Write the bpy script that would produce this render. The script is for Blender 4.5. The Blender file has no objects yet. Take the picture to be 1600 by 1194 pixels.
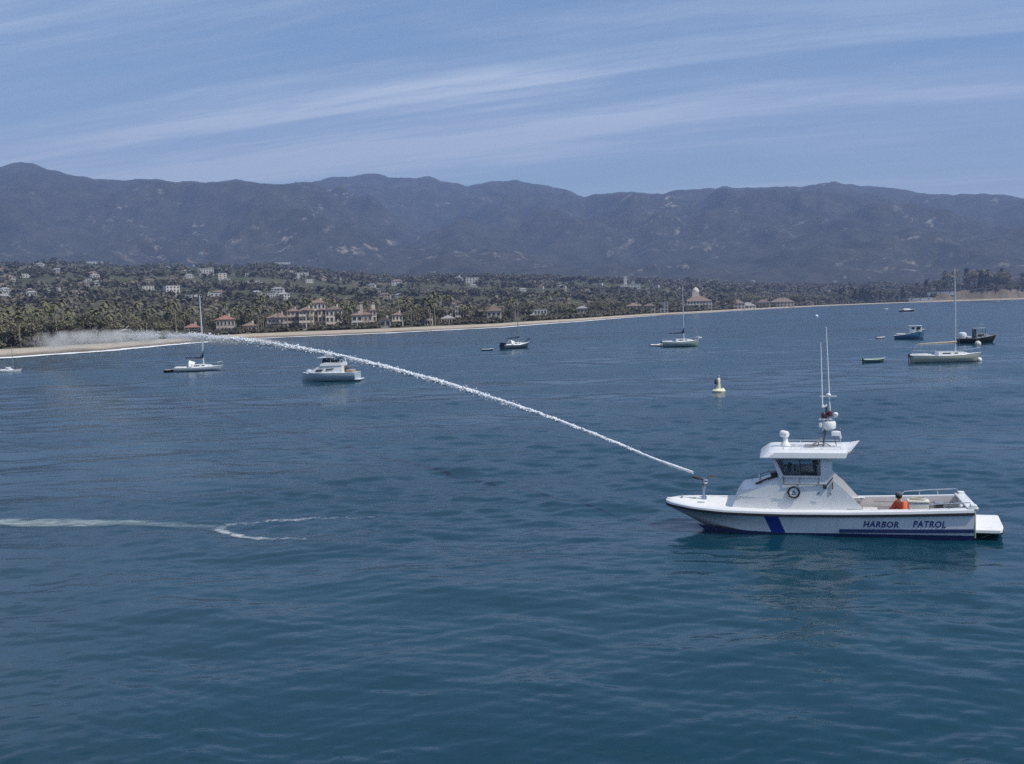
import bpy, bmesh, math, random
import numpy as np
from math import sin, cos, pi, radians, atan2, hypot, sqrt
from mathutils import Vector, Matrix, Euler

random.seed(7)
rng = np.random.default_rng(11)
SC = bpy.context.scene
COL = SC.collection

# ------------------------------------------------------------------ camera
FPX, CAMH, ROLL, PITCH = 1600.0, 8.0, radians(1.72), radians(4.04)
cam_d = bpy.data.cameras.new('camera')
cam_d.sensor_width = 36.0
cam_d.lens = 36.0
cam_d.clip_start = 0.2
cam_d.clip_end = 60000
cam = bpy.data.objects.new('camera', cam_d)
COL.objects.link(cam)
RCAM = Matrix.Rotation(pi / 2 - PITCH, 3, 'X') @ Matrix.Rotation(-ROLL, 3, 'Z')
cam.matrix_world = Matrix.Translation((0, 0, CAMH)) @ RCAM.to_4x4()
SC.camera = cam

# ------------------------------------------------------------------ light
SUN_AZ, SUN_EL = radians(122), radians(54)          # clockwise from +Y
SKY_STRENGTH, SUN_STRENGTH = 0.096, 3.2
sun_dir = Vector((sin(SUN_AZ) * cos(SUN_EL), cos(SUN_AZ) * cos(SUN_EL), sin(SUN_EL)))
sd = bpy.data.lights.new('sun', 'SUN')
sd.energy = SUN_STRENGTH
sd.angle = radians(0.53)
sd.color = (1.0, 0.95, 0.87)
sun = bpy.data.objects.new('sun', sd)
COL.objects.link(sun)
sun.rotation_euler = (-sun_dir).to_track_quat('-Z', 'Y').to_euler()

W = bpy.data.worlds.new('World')
SC.world = W
W.use_nodes = True
wt = W.node_tree
wt.nodes.clear()


def N(nt, typ, inputs=None, **props):
    n = nt.nodes.new(typ)
    for k, v in props.items():
        setattr(n, k, v)
    if inputs:
        for k, v in inputs.items():
            s = n.inputs[k]
            if isinstance(v, bpy.types.NodeSocket):
                nt.links.new(v, s)
            else:
                s.default_value = v
    return n


def M2(nt, op, a, b=None, clamp=False):
    n = nt.nodes.new('ShaderNodeMath')
    n.operation = op
    n.use_clamp = clamp
    for i, v in enumerate((a, b)):
        if v is None:
            continue
        if isinstance(v, bpy.types.NodeSocket):
            nt.links.new(v, n.inputs[i])
        else:
            n.inputs[i].default_value = v
    return n.outputs[0]


def mapr(nt, v, a, b, c=0.0, d=1.0, smooth=False):
    n = nt.nodes.new('ShaderNodeMapRange')
    n.interpolation_type = 'SMOOTHSTEP' if smooth else 'LINEAR'
    nt.links.new(v, n.inputs[0])
    for i, x in enumerate((a, b, c, d)):
        n.inputs[i + 1].default_value = x
    return n.outputs[0]


def mixc(nt, fac, a, b):
    n = nt.nodes.new('ShaderNodeMix')
    n.data_type = 'RGBA'
    for i, v in ((0, fac), (6, a), (7, b)):
        if isinstance(v, bpy.types.NodeSocket):
            nt.links.new(v, n.inputs[i])
        else:
            n.inputs[i].default_value = v if i == 0 else (*v, 1)[:4]
    return n.outputs[2]


sky = N(wt, 'ShaderNodeTexSky', sky_type='NISHITA', sun_disc=False, sun_elevation=SUN_EL,
        sun_rotation=SUN_AZ, altitude=0.0, air_density=1.0, dust_density=1.0, ozone_density=2.0)
tc = N(wt, 'ShaderNodeTexCoord')
sp = N(wt, 'ShaderNodeSeparateXYZ', {0: tc.outputs['Generated']})
zz = M2(wt, 'ADD', M2(wt, 'MAXIMUM', sp.outputs[2], 0.0), 0.08)
px_ = M2(wt, 'DIVIDE', sp.outputs[0], zz)
py_ = M2(wt, 'DIVIDE', sp.outputs[1], zz)
AU, AV = (0.944, -0.33), (0.33, 0.944)
uu = M2(wt, 'ADD', M2(wt, 'MULTIPLY', px_, AU[0]), M2(wt, 'MULTIPLY', py_, AU[1]))
vv = M2(wt, 'ADD', M2(wt, 'MULTIPLY', px_, AV[0]), M2(wt, 'MULTIPLY', py_, AV[1]))


def uvnoise(su, sv, off, detail=5, rough=0.55, dist=0.0):
    c = N(wt, 'ShaderNodeCombineXYZ', {0: M2(wt, 'MULTIPLY', uu, su), 1: M2(wt, 'MULTIPLY', vv, sv), 2: off})
    return N(wt, 'ShaderNodeTexNoise', {'Vector': c.outputs[0], 'Scale': 1.0, 'Detail': detail, 'Roughness': rough,
                                        'Distortion': dist}).outputs[0]


w1 = uvnoise(0.5, 0.5, 3.0, 3)
vv0 = vv
vv = M2(wt, 'ADD', vv, M2(wt, 'MULTIPLY', M2(wt, 'SUBTRACT', w1, 0.5), 0.22))
c1 = mapr(wt, uvnoise(0.38, 1.7, 0.3, 8, 0.60, 0.5), 0.40, 0.68, 0, 1, True)
c2 = mapr(wt, M2(wt, 'SUBTRACT', uvnoise(0.22, 0.9, 7.7, 4), M2(wt, 'MULTIPLY', uu, 0.065)), 0.33, 0.62, 0, 1, True)
c3 = mapr(wt, uvnoise(1.6, 11.0, 12.7, 7, 0.65, 0.4), 0.36, 0.66, 0, 1)
# the long cirrus band that crosses the view (sharp lower edge, soft upper side)
lo = mapr(wt, vv, 3.2, 3.27, 1, 0, True)
up = mapr(wt, vv, 2.72, 3.2, 0, 1, True)
band = M2(wt, 'MULTIPLY', M2(wt, 'MULTIPLY', lo, M2(wt, 'POWER', up, 1.6)), mapr(wt, c2, 0, 1, 0.6, 1.0))
band2 = M2(wt, 'MULTIPLY', mapr(wt, vv, 3.85, 4.02, 1, 0, True), mapr(wt, vv, 3.45, 3.85, 0, 1, True))
cl = M2(wt, 'ADD', M2(wt, 'MULTIPLY', M2(wt, 'MULTIPLY', c1, mapr(wt, c2, 0, 1, 0.3, 1)), 0.55), M2(wt, 'MULTIPLY', band, 0.5))
cl = M2(wt, 'ADD', cl, M2(wt, 'MULTIPLY', M2(wt, 'MULTIPLY', band2, mapr(wt, c2, 0, 1, 0.3, 1)), 0.55))
cl = M2(wt, 'ADD', cl, M2(wt, 'MULTIPLY', c2, 0.22))
cl = M2(wt, 'MULTIPLY', cl, mapr(wt, c3, 0, 1, 0.52, 1.16))
cl = M2(wt, 'ADD', cl, mapr(wt, sp.outputs[2], 0.10, 0.22, 0.22, 0.0))
cl = M2(wt, 'MINIMUM', cl, 0.85)
lum = N(wt, 'ShaderNodeRGBToBW', {0: sky.outputs[0]}).outputs[0]
tint = N(wt, 'ShaderNodeMix', {0: 1.0, 6: sky.outputs[0], 7: (0.80, 0.97, 1.04, 1)}, data_type='RGBA', blend_type='MULTIPLY').outputs[2]
ccol = N(wt, 'ShaderNodeMix', {0: 1.0, 6: (6.4, 7.2, 8.1, 1), 7: (1, 1, 1, 1)}, data_type='RGBA', blend_type='MULTIPLY').outputs[2]
skyc = mixc(wt, cl, tint, ccol)
bg = N(wt, 'ShaderNodeBackground', {0: skyc, 1: SKY_STRENGTH})
wo = N(wt, 'ShaderNodeOutputWorld', {0: bg.outputs[0]})

SC.view_settings.view_transform = 'Standard'
SC.view_settings.look = 'None'
SC.view_settings.exposure = 0.44
SC.view_settings.gamma = 1.0
SC.view_settings.use_curve_mapping = False
SC.render.engine = 'CYCLES'
cy = SC.cycles
cy.use_denoising = False
cy.max_bounces = 6
cy.diffuse_bounces = 2
cy.glossy_bounces = 3
cy.transmission_bounces = 4
cy.transparent_max_bounces = 8
cy.volume_bounces = 0
cy.caustics_reflective = False
cy.caustics_refractive = False
cy.sample_clamp_indirect = 6.0


# ------------------------------------------------------------------ pixel / world helpers (photo pixels, 1600 wide)
def ray(x, y):
    d = RCAM @ Vector(((x - 800) / FPX, (597 - y) / FPX, -1.0))
    return d.normalized()


def az_el(x, y):
    d = ray(x, y)
    return atan2(d.x, d.y), d.z / hypot(d.x, d.y)


def on_z(x, y, z=0.0):
    d = ray(x, y)
    t = (z - CAMH) / d.z
    return Vector((d.x * t, d.y * t, z))


# ------------------------------------------------------------------ numpy noise
def _hash(ix, iy, seed):
    h = (ix.astype(np.int64) * 374761393 + iy.astype(np.int64) * 668265263 + seed * 974634777) & 0xFFFFFFFF
    h = ((h ^ (h >> 13)) * 1274126177) & 0xFFFFFFFF
    h = (h ^ (h >> 16)) & 0xFFFFFFFF
    return h / 4294967295.0


def vnoise(x, y, seed=0):
    ix, iy = np.floor(x), np.floor(y)
    fx, fy = x - ix, y - iy
    fx, fy = fx * fx * (3 - 2 * fx), fy * fy * (3 - 2 * fy)
    a, b = _hash(ix, iy, seed), _hash(ix + 1, iy, seed)
    c, d = _hash(ix, iy + 1, seed), _hash(ix + 1, iy + 1, seed)
    return a + (b - a) * fx + (c - a) * fy + (a - b - c + d) * fx * fy


def fbm(x, y, octv=4, seed=0, ridged=False):
    s, amp, tot = 0.0, 1.0, 0.0
    for o in range(octv):
        n = vnoise(x * 2 ** o + 17.3 * o, y * 2 ** o - 9.1 * o, seed + o)
        if ridged:
            n = 1 - np.abs(2 * n - 1)
        s = s + amp * n
        tot += amp
        amp *= 0.5
    return s / tot


def sstep(x):
    x = np.clip(x, 0, 1)
    return x * x * (3 - 2 * x)


# ------------------------------------------------------------------ mesh helpers
def tag(o, label=None, cat=None, group=None, kind=None):
    if label: o['label'] = label
    if cat: o['category'] = cat
    if group: o['group'] = group
    if kind: o['kind'] = kind
    return o


def link_mesh(name, me, mat=None, parent=None):
    o = bpy.data.objects.new(name, me)
    if mat is not None and len(me.materials) == 0:
        me.materials.append(mat)
    COL.objects.link(o)
    if parent is not None:
        o.parent = parent
    return o


def empty(name, loc=(0, 0, 0), rz=0.0, label=None, cat=None, group=None):
    o = bpy.data.objects.new(name, None)
    o.empty_display_size = 0.3
    COL.objects.link(o)
    o.location = loc
    o.rotation_euler = (0, 0, rz)
    return tag(o, label, cat, group)


def copy_tree(o, parent=None):
    c = o.copy()
    COL.objects.link(c)
    if parent is not None:
        c.parent = parent
    for ch in list(o.children):
        copy_tree(ch, c)
    return c


class MB:
    def __init__(self):
        self.v, self.f = [], []

    def add(self, vs, fs):
        n = len(self.v)
        self.v += [tuple(p) for p in vs]
        self.f += [tuple(i + n for i in q) for q in fs]
        return self

    def box(self, c, s, rot=(0, 0, 0), bev=0.0):
        bm = bmesh.new()
        bmesh.ops.create_cube(bm, size=1.0)
        for v in bm.verts:
            v.co = Vector((v.co.x * s[0], v.co.y * s[1], v.co.z * s[2]))
        if bev > 0:
            bmesh.ops.bevel(bm, geom=bm.edges[:], offset=bev, segments=2, profile=0.6, affect='EDGES')
        R = Euler(rot).to_matrix()
        bm.verts.index_update()
        vs = [R @ v.co + Vector(c) for v in bm.verts]
        fs = [[v.index for v in f.verts] for f in bm.faces]
        bm.free()
        return self.add(vs, fs)

    def prism(self, poly, a0, a1, fn=None):
        """poly: (x, z) outline; extruded along y from a0 to a1 (numbers, or functions of x)."""
        n = len(poly)
        g = lambda a, x: a(x) if callable(a) else a
        vs = [(x, g(a0, x), z) for x, z in poly] + [(x, g(a1, x), z) for x, z in poly]
        fs = [tuple(range(n)), tuple(range(2 * n - 1, n - 1, -1))]
        fs += [(i, i + n, (i + 1) % n + n, (i + 1) % n) for i in range(n)]
        return self.add(vs, fs)

    def tube(self, path, r, n=8, cap=True):
        P = [Vector(p) for p in path]
        rs = r if isinstance(r, (list, tuple)) else [r] * len(P)
        vs, fs = [], []
        t0 = (P[1] - P[0]).normalized()
        up = Vector((0, 0, 1)) if abs(t0.z) < 0.9 else Vector((1, 0, 0))
        u = t0.cross(up).normalized()
        for i, p in enumerate(P):
            t = (P[min(i + 1, len(P) - 1)] - P[max(i - 1, 0)]).normalized()
            u = (u - t * u.dot(t)).normalized()
            w = t.cross(u)
            for k in range(n):
                a = 2 * pi * k / n
                vs.append(p + (u * cos(a) + w * sin(a)) * rs[i])
        for i in range(len(P) - 1):
            for k in range(n):
                a, b = i * n + k, i * n + (k + 1) % n
                fs.append((a, b, b + n, a + n))
        if cap:
            fs.append(tuple(range(n - 1, -1, -1)))
            m = (len(P) - 1) * n
            fs.append(tuple(range(m, m + n)))
        return self.add(vs, fs)

    def lathe(self, prof, c=(0, 0, 0), n=16, axis='z'):
        vs, fs = [], []
        for r, z in prof:
            for k in range(n):
                a = 2 * pi * k / n
                p = (r * cos(a), r * sin(a), z)
                if axis == 'x': p = (z, r * cos(a), r * sin(a))
                if axis == 'y': p = (r * cos(a), z, r * sin(a))
                vs.append((p[0] + c[0], p[1] + c[1], p[2] + c[2]))
        for i in range(len(prof) - 1):
            for k in range(n):
                a, b = i * n + k, i * n + (k + 1) % n
                fs.append((a, b, b + n, a + n))
        fs.append(tuple(range(n - 1, -1, -1)))
        m = (len(prof) - 1) * n
        fs.append(tuple(range(m, m + n)))
        return self.add(vs, fs)

    def loft(self, rings, closed=False, caps=False):
        n = len(rings[0])
        vs, fs = [], []
        for r in rings: vs += list(r)
        for i in range(len(rings) - 1):
            for k in range(n if closed else n - 1):
                a, b = i * n + k, i * n + (k + 1) % n
                fs.append((a, b, b + n, a + n))
        if caps:
            fs.append(tuple(range(n - 1, -1, -1)))
            m = (len(rings) - 1) * n
            fs.append(tuple(range(m, m + n)))
        return self.add(vs, fs)

    def ball(self, c, r, sub=2, sc=(1, 1, 1)):
        bm = bmesh.new()
        bmesh.ops.create_icosphere(bm, subdivisions=sub, radius=r)
        bm.verts.index_update()
        vs = [(v.co.x * sc[0] + c[0], v.co.y * sc[1] + c[1], v.co.z * sc[2] + c[2]) for v in bm.verts]
        fs = [[v.index for v in f.verts] for f in bm.faces]
        bm.free()
        return self.add(vs, fs)

    def torus(self, c, R, r, n=20, m=8, axis='y'):
        path = []
        vs, fs = [], []
        for i in range(n):
            a = 2 * pi * i / n
            for k in range(m):
                b = 2 * pi * k / m
                q = (R + r * cos(b))
                p = (q * cos(a), r * sin(b), q * sin(a)) if axis == 'y' else (q * cos(a), q * sin(a), r * sin(b))
                vs.append((p[0] + c[0], p[1] + c[1], p[2] + c[2]))
        for i in range(n):
            for k in range(m):
                a, b = i * m + k, i * m + (k + 1) % m
                c2, d2 = ((i + 1) % n) * m + k, ((i + 1) % n) * m + (k + 1) % m
                fs.append((a, c2, d2, b))
        return self.add(vs, fs)

    def mesh(self, name, smooth=40, fixn=True):
        me = bpy.data.meshes.new(name)
        bm = bmesh.new()
        bv = [bm.verts.new(p) for p in self.v]
        for q in self.f:
            try:
                bm.faces.new([bv[i] for i in q])
            except ValueError:
                pass
        if fixn:
            bmesh.ops.remove_doubles(bm, verts=bm.verts[:], dist=1e-5)
            bmesh.ops.recalc_face_normals(bm, faces=bm.faces[:])
        if smooth:
            lim = radians(smooth)
            for e in bm.edges:
                e.smooth = len(e.link_faces) == 2 and e.calc_face_angle(0) < lim
            for f in bm.faces: f.smooth = True
        bm.to_mesh(me)
        bm.free()
        return me

    def build(self, name, mat, parent=None, smooth=40, fixn=True):
        return link_mesh(name, self.mesh(name, smooth, fixn), mat, parent)


def np_mesh(name, V, Fq, mat=None, smooth=False, attrs=None):
    """V (n,3), Fq (m,k) arrays -> mesh data quickly."""
    me = bpy.data.meshes.new(name)
    V = np.ascontiguousarray(V, dtype=np.float32)
    Fq = np.ascontiguousarray(Fq, dtype=np.int32)
    k = Fq.shape[1]
    me.vertices.add(len(V))
    me.vertices.foreach_set('co', V.ravel())
    me.loops.add(Fq.size)
    me.loops.foreach_set('vertex_index', Fq.ravel())
    me.polygons.add(len(Fq))
    me.polygons.foreach_set('loop_start', np.arange(len(Fq), dtype=np.int32) * k)
    if smooth:
        me.polygons.foreach_set('use_smooth', np.ones(len(Fq), dtype=bool))
    for an, av in (attrs or {}).items():
        a = me.attributes.new(an, 'FLOAT', 'POINT')
        a.data.foreach_set('value', np.ascontiguousarray(av, dtype=np.float32).ravel())
    me.update(calc_edges=True)
    if mat is not None: me.materials.append(mat)
    return me


def grid_faces(nr, nc):
    i = np.arange(nr - 1)[:, None] * nc + np.arange(nc - 1)[None, :]
    i = i.ravel()
    return np.stack([i, i + 1, i + nc + 1, i + nc], 1)


# ------------------------------------------------------------------ materials
MATS = {}


def mat(name, col, rough=0.5, metal=0.0, var=0.12, scale=3.0, bump=0.0, coat=0.0, dirt=None, spec=0.5):
    """Principled with a little procedural unevenness in colour and roughness."""
    if name in MATS: return MATS[name]
    m = bpy.data.materials.new(name)
    m.use_nodes = True
    nt = m.node_tree
    nt.nodes.clear()
    t = N(nt, 'ShaderNodeTexCoord')
    n1 = N(nt, 'ShaderNodeTexNoise', {'Vector': t.outputs['Object'], 'Scale': scale, 'Detail': 6.0, 'Roughness': 0.6})
    a = tuple(max(0, c * (1 - var)) for c in col)
    b = tuple(min(1, c * (1 + var)) for c in col)
    c = mixc(nt, mapr(nt, n1.outputs[0], 0.3, 0.7), a, b)
    if dirt:
        n2 = N(nt, 'ShaderNodeTexNoise', {'Vector': N(nt, 'ShaderNodeMapping', {0: t.outputs['Object'], 3: (1.2, 1.2, 0.25)}).outputs[0],
                                          'Scale': scale * 2.5, 'Detail': 8.0, 'Roughness': 0.7})
        c = mixc(nt, mapr(nt, n2.outputs[0], 0.52, 0.8, 0, dirt[3]), c, dirt[:3])
    p = N(nt, 'ShaderNodeBsdfPrincipled', {'Base Color': c, 'Metallic': metal, 'Specular IOR Level': spec,
                                           'Roughness': mapr(nt, n1.outputs[0], 0.3, 0.7, max(0.02, rough - 0.08), min(1, rough + 0.08)),
                                           'Coat Weight': coat})
    if bump:
        bn = N(nt, 'ShaderNodeBump', {'Height': n1.outputs[0], 'Strength': 1.0, 'Distance': bump})
        nt.links.new(bn.outputs[0], p.inputs['Normal'])
    N(nt, 'ShaderNodeOutputMaterial', {0: p.outputs[0]})
    MATS[name] = m
    return m


def glass(name, tint=(0.25, 0.3, 0.33), opac=0.55):
    if name in MATS: return MATS[name]
    m = bpy.data.materials.new(name)
    m.use_nodes = True
    nt = m.node_tree
    nt.nodes.clear()
    tr = N(nt, 'ShaderNodeBsdfTransparent', {0: (*tint, 1)})
    df = N(nt, 'ShaderNodeBsdfDiffuse', {0: (0.02, 0.025, 0.03, 1)})
    mx = N(nt, 'ShaderNodeMixShader', {0: opac * 0.3, 1: tr.outputs[0], 2: df.outputs[0]})
    gl = N(nt, 'ShaderNodeBsdfGlossy', {0: (1, 1, 1, 1), 1: 0.03})
    fr = N(nt, 'ShaderNodeFresnel', {0: 1.5})
    m2 = N(nt, 'ShaderNodeMixShader', {0: fr.outputs[0], 1: mx.outputs[0], 2: gl.outputs[0]})
    N(nt, 'ShaderNodeOutputMaterial', {0: m2.outputs[0]})
    MATS[name] = m
    return m


gel_white = mat('gelcoat_white', (0.78, 0.78, 0.77), 0.3, var=0.04, scale=1.3, dirt=(0.5, 0.47, 0.42, 0.25))
hull_white = mat('hull_paint', (0.70, 0.70, 0.71), 0.22, var=0.07, scale=0.9, dirt=(0.36, 0.34, 0.30, 0.5))
deck_white = mat('deck_nonskid', (0.76, 0.75, 0.73), 0.6, var=0.05, scale=4, bump=0.002, dirt=(0.5, 0.47, 0.43, 0.3))
cream_white = mat('cockpit_liner', (0.66, 0.62, 0.6), 0.5, var=0.06, dirt=(0.42, 0.38, 0.33, 0.4))
navy_paint = mat('navy_paint', (0.012, 0.022, 0.085), 0.35, var=0.15)
blue_decal = mat('blue_decal', (0.014, 0.04, 0.24), 0.35, var=0.08)
letter_blue = mat('letter_blue', (0.03, 0.045, 0.2), 0.4, var=0.1)
black_rubber = mat('black_rubber', (0.018, 0.018, 0.02), 0.6, var=0.2)
dark_grey = mat('dark_grey', (0.05, 0.05, 0.055), 0.5, var=0.2)
mid_grey = mat('mid_grey', (0.24, 0.24, 0.25), 0.5, var=0.15)
steel = mat('stainless_steel', (0.62, 0.62, 0.62), 0.25, metal=1.0, var=0.06)
gunmetal = mat('gunmetal', (0.14, 0.14, 0.15), 0.4, metal=0.8, var=0.15)
brass = mat('bronze_metal', (0.3, 0.27, 0.22), 0.4, metal=0.8, var=0.15)
orange_cloth = mat('orange_cloth', (0.72, 0.13, 0.05), 0.8, var=0.12, scale=12, bump=0.004)
skin_m = mat('skin', (0.46, 0.27, 0.19), 0.55, var=0.08, scale=8)
hair_m = mat('dark_hair', (0.02, 0.016, 0.014), 0.6, var=0.2)
dark_cloth = mat('dark_cloth', (0.03, 0.033, 0.045), 0.85, var=0.2)
blue_canvas = mat('blue_canvas', (0.012, 0.02, 0.06), 0.85, var=0.2, scale=5, bump=0.006)
beige_canvas = mat('beige_canvas', (0.42, 0.38, 0.28), 0.85, var=0.15, scale=5, bump=0.006)
cooler_m = mat('cooler_plastic', (0.70, 0.69, 0.58), 0.45, var=0.06)
foam_w = mat('spray_white', (0.86, 0.88, 0.9), 0.5, var=0.03)
tint_glass = glass('tinted_glass', (0.80, 0.84, 0.87), 0.12)
alum = mat('mast_aluminium', (0.66, 0.67, 0.68), 0.35, metal=0.3, var=0.06)
boot_black = mat('antifoul_dark', (0.015, 0.02, 0.03), 0.6, var=0.2)

# ------------------------------------------------------------------ land: heights as a function of azimuth and distance
_sh = [(az_el(x, y)[0], on_z(x, y).xy.length) for x, y in
       [(0, 560), (160, 549), (380, 530), (600, 521), (780, 512), (900, 503), (1000, 495), (1100, 489), (1200, 483), (1300, 478), (1400, 474), (1500, 471), (1600, 468)]]
_sh = [(-1.2, 120), (-0.8, 170), (-0.6, 235)] + _sh + [(0.6, 1900), (0.8, 2100), (1.2, 2300)]
SH_A, SH_D = np.array([a for a, d in _sh]), np.array([d for a, d in _sh])


def px_profile(pts):
    q = [az_el(x, y) for x, y in pts]
    return np.array([a for a, e in q]), np.array([e for a, e in q])


RIDGE_A, RIDGE_E = px_profile([(-500, 300), (-250, 285), (-90, 282), (-30, 272), (0, 262), (18, 256), (35, 253), (52, 255), (70, 262), (95, 268), (120, 276), (160, 280), (200, 281), (240, 280), (280, 283), (330, 284),
                               (355, 281), (380, 280), (420, 284), (450, 286), (490, 281), (512, 277), (520, 275), (548, 273), (575, 270), (592, 271), (610, 276), (650, 278), (667, 275), (684, 280), (700, 283),
                               (732, 290), (745, 287), (760, 284), (805, 281), (828, 287), (850, 290), (880, 294), (896, 301), (912, 307), (930, 304), (950, 302), (985, 299), (1020, 302),
                               (1035, 304), (1050, 299), (1065, 296), (1100, 295), (1130, 292), (1165, 293), (1200, 293), (1260, 290), (1280, 286), (1300, 284), (1322, 287), (1345, 291), (1375, 292),
                               (1400, 294), (1450, 303), (1475, 302), (1500, 304), (1540, 303), (1570, 305), (1600, 309), (1700, 315), (1850, 310), (2100, 330)])
HILL_A, HILL_E = px_profile([(-400, 420), (0, 424), (100, 418), (200, 420), (330, 415), (430, 416), (520, 428), (600, 436), (700, 432), (850, 432), (1000, 441), (1200, 448), (1300, 452), (1400, 449), (1500, 447), (1600, 445), (2000, 440)])
CL_A0, CL_A1 = az_el(1415, 465)[0], az_el(1508, 465)[0]


def shore(az):
    w = 1 + 0.006 * (fbm(az * 60, az * 0 + 3.1, 3, 5) - 0.5)
    return np.interp(az, SH_A, SH_D) * w


def terrain(az, r):
    """-> height, inland metres, mountain share"""
    az, r = np.asarray(az, float), np.asarray(r, float)
    x, y = r * np.sin(az), r * np.cos(az)
    ds = shore(az)
    s = r - ds
    z = np.where(s < 0, np.maximum(s * 0.05, -1.6), 0.0)
    bw = 21 + 8 * (fbm(az * 40, az * 0, 2, 9) - 0.5)
    z = z + 1.5 * sstep(s / bw) * (s > 0) + 1.3 * sstep((s - bw) / 120)
    # bluff on the right
    k = sstep((az - CL_A0) / (CL_A1 - CL_A0)) * sstep((s - 28) / 11)
    jag = 0.8 + 0.4 * fbm(az * 110, s * 0.02, 2, 21)
    z = z + k * 16 * jag
    # town hills
    rc = np.maximum(2300.0, ds + 900)
    ec = np.interp(az, HILL_A, HILL_E)
    w = np.clip((r - ds - 130) / (rc - ds - 130), 0, 1.0)
    zh = (CAMH + ec * rc - 3.0) * (0.55 * w ** 1.25 + 0.45 * sstep(w))
    hn = fbm(x / 260, y / 260, 4, 31) - 0.5
    zh = zh + hn * 26 * sstep(w * 3) * np.clip(w * 2, 0, 1)
    zh = np.maximum(zh, 0)
    over = np.clip((r - rc) / 900, 0, 1)
    zh = zh * (1 - 0.22 * sstep(over))
    z = z + zh - k * 10 * sstep(w * 4)
    # mountains
    rr = 7200 + 500 * (fbm(az * 5, az * 0 + 1.7, 2, 41) - 0.5)
    re = np.interp(az, RIDGE_A, RIDGE_E) + 0.0016 * (fbm(az * 130, az * 0 + 0.7, 4, 42) - 0.5) * 2
    zr = CAMH + re * rr
    r0 = 3000.0
    u = np.clip((r - r0) / (rr - r0), 0, 1)
    base = z
    spur = fbm(x / 1500 + 0.5 * fbm(x / 900, y / 900, 2, 51), y / 2100 + 0.4 * x / 1500, 5, 52, True)
    spur2 = fbm(x / 420, y / 420, 5, 53, True)
    prof = 0.62 * u ** 1.15 + 0.38 * sstep(u)
    amp = np.sin(np.clip(u, 0, 1) * pi) ** 0.8
    zm = base + (zr - base) * prof + ((spur - 0.62) * 420 + (spur2 - 0.6) * 250) * amp
    # never rise above the ridge as seen from the shore
    lim = CAMH + (re - 0.004 * (1 - u)) * r
    zm = np.where(u < 1, np.minimum(zm, lim), zr - (r - rr) * 0.55)
    m = sstep((r - r0 + 200) / 500)
    z = np.where(r > r0, zm, z)
    return z, s, m


def ground_z(x, y):
    return float(terrain(np.array([atan2(x, y)]), np.array([hypot(x, y)]))[0][0])


def on_ground(x, y, rmin=150.0, rmax=6500.0):
    """where the view through photo pixel (x, y) first meets the land"""
    a, e = az_el(x, y)
    rs = np.geomspace(max(rmin, float(shore(np.array([a]))[0]) * 0.99), rmax, 900)
    z, s, m = terrain(np.full(len(rs), a), rs)
    below = np.where(z >= CAMH + e * rs)[0]
    if len(below) == 0: return None
    r = rs[below[0]]
    return Vector((r * sin(a), r * cos(a), float(z[below[0]])))


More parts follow.
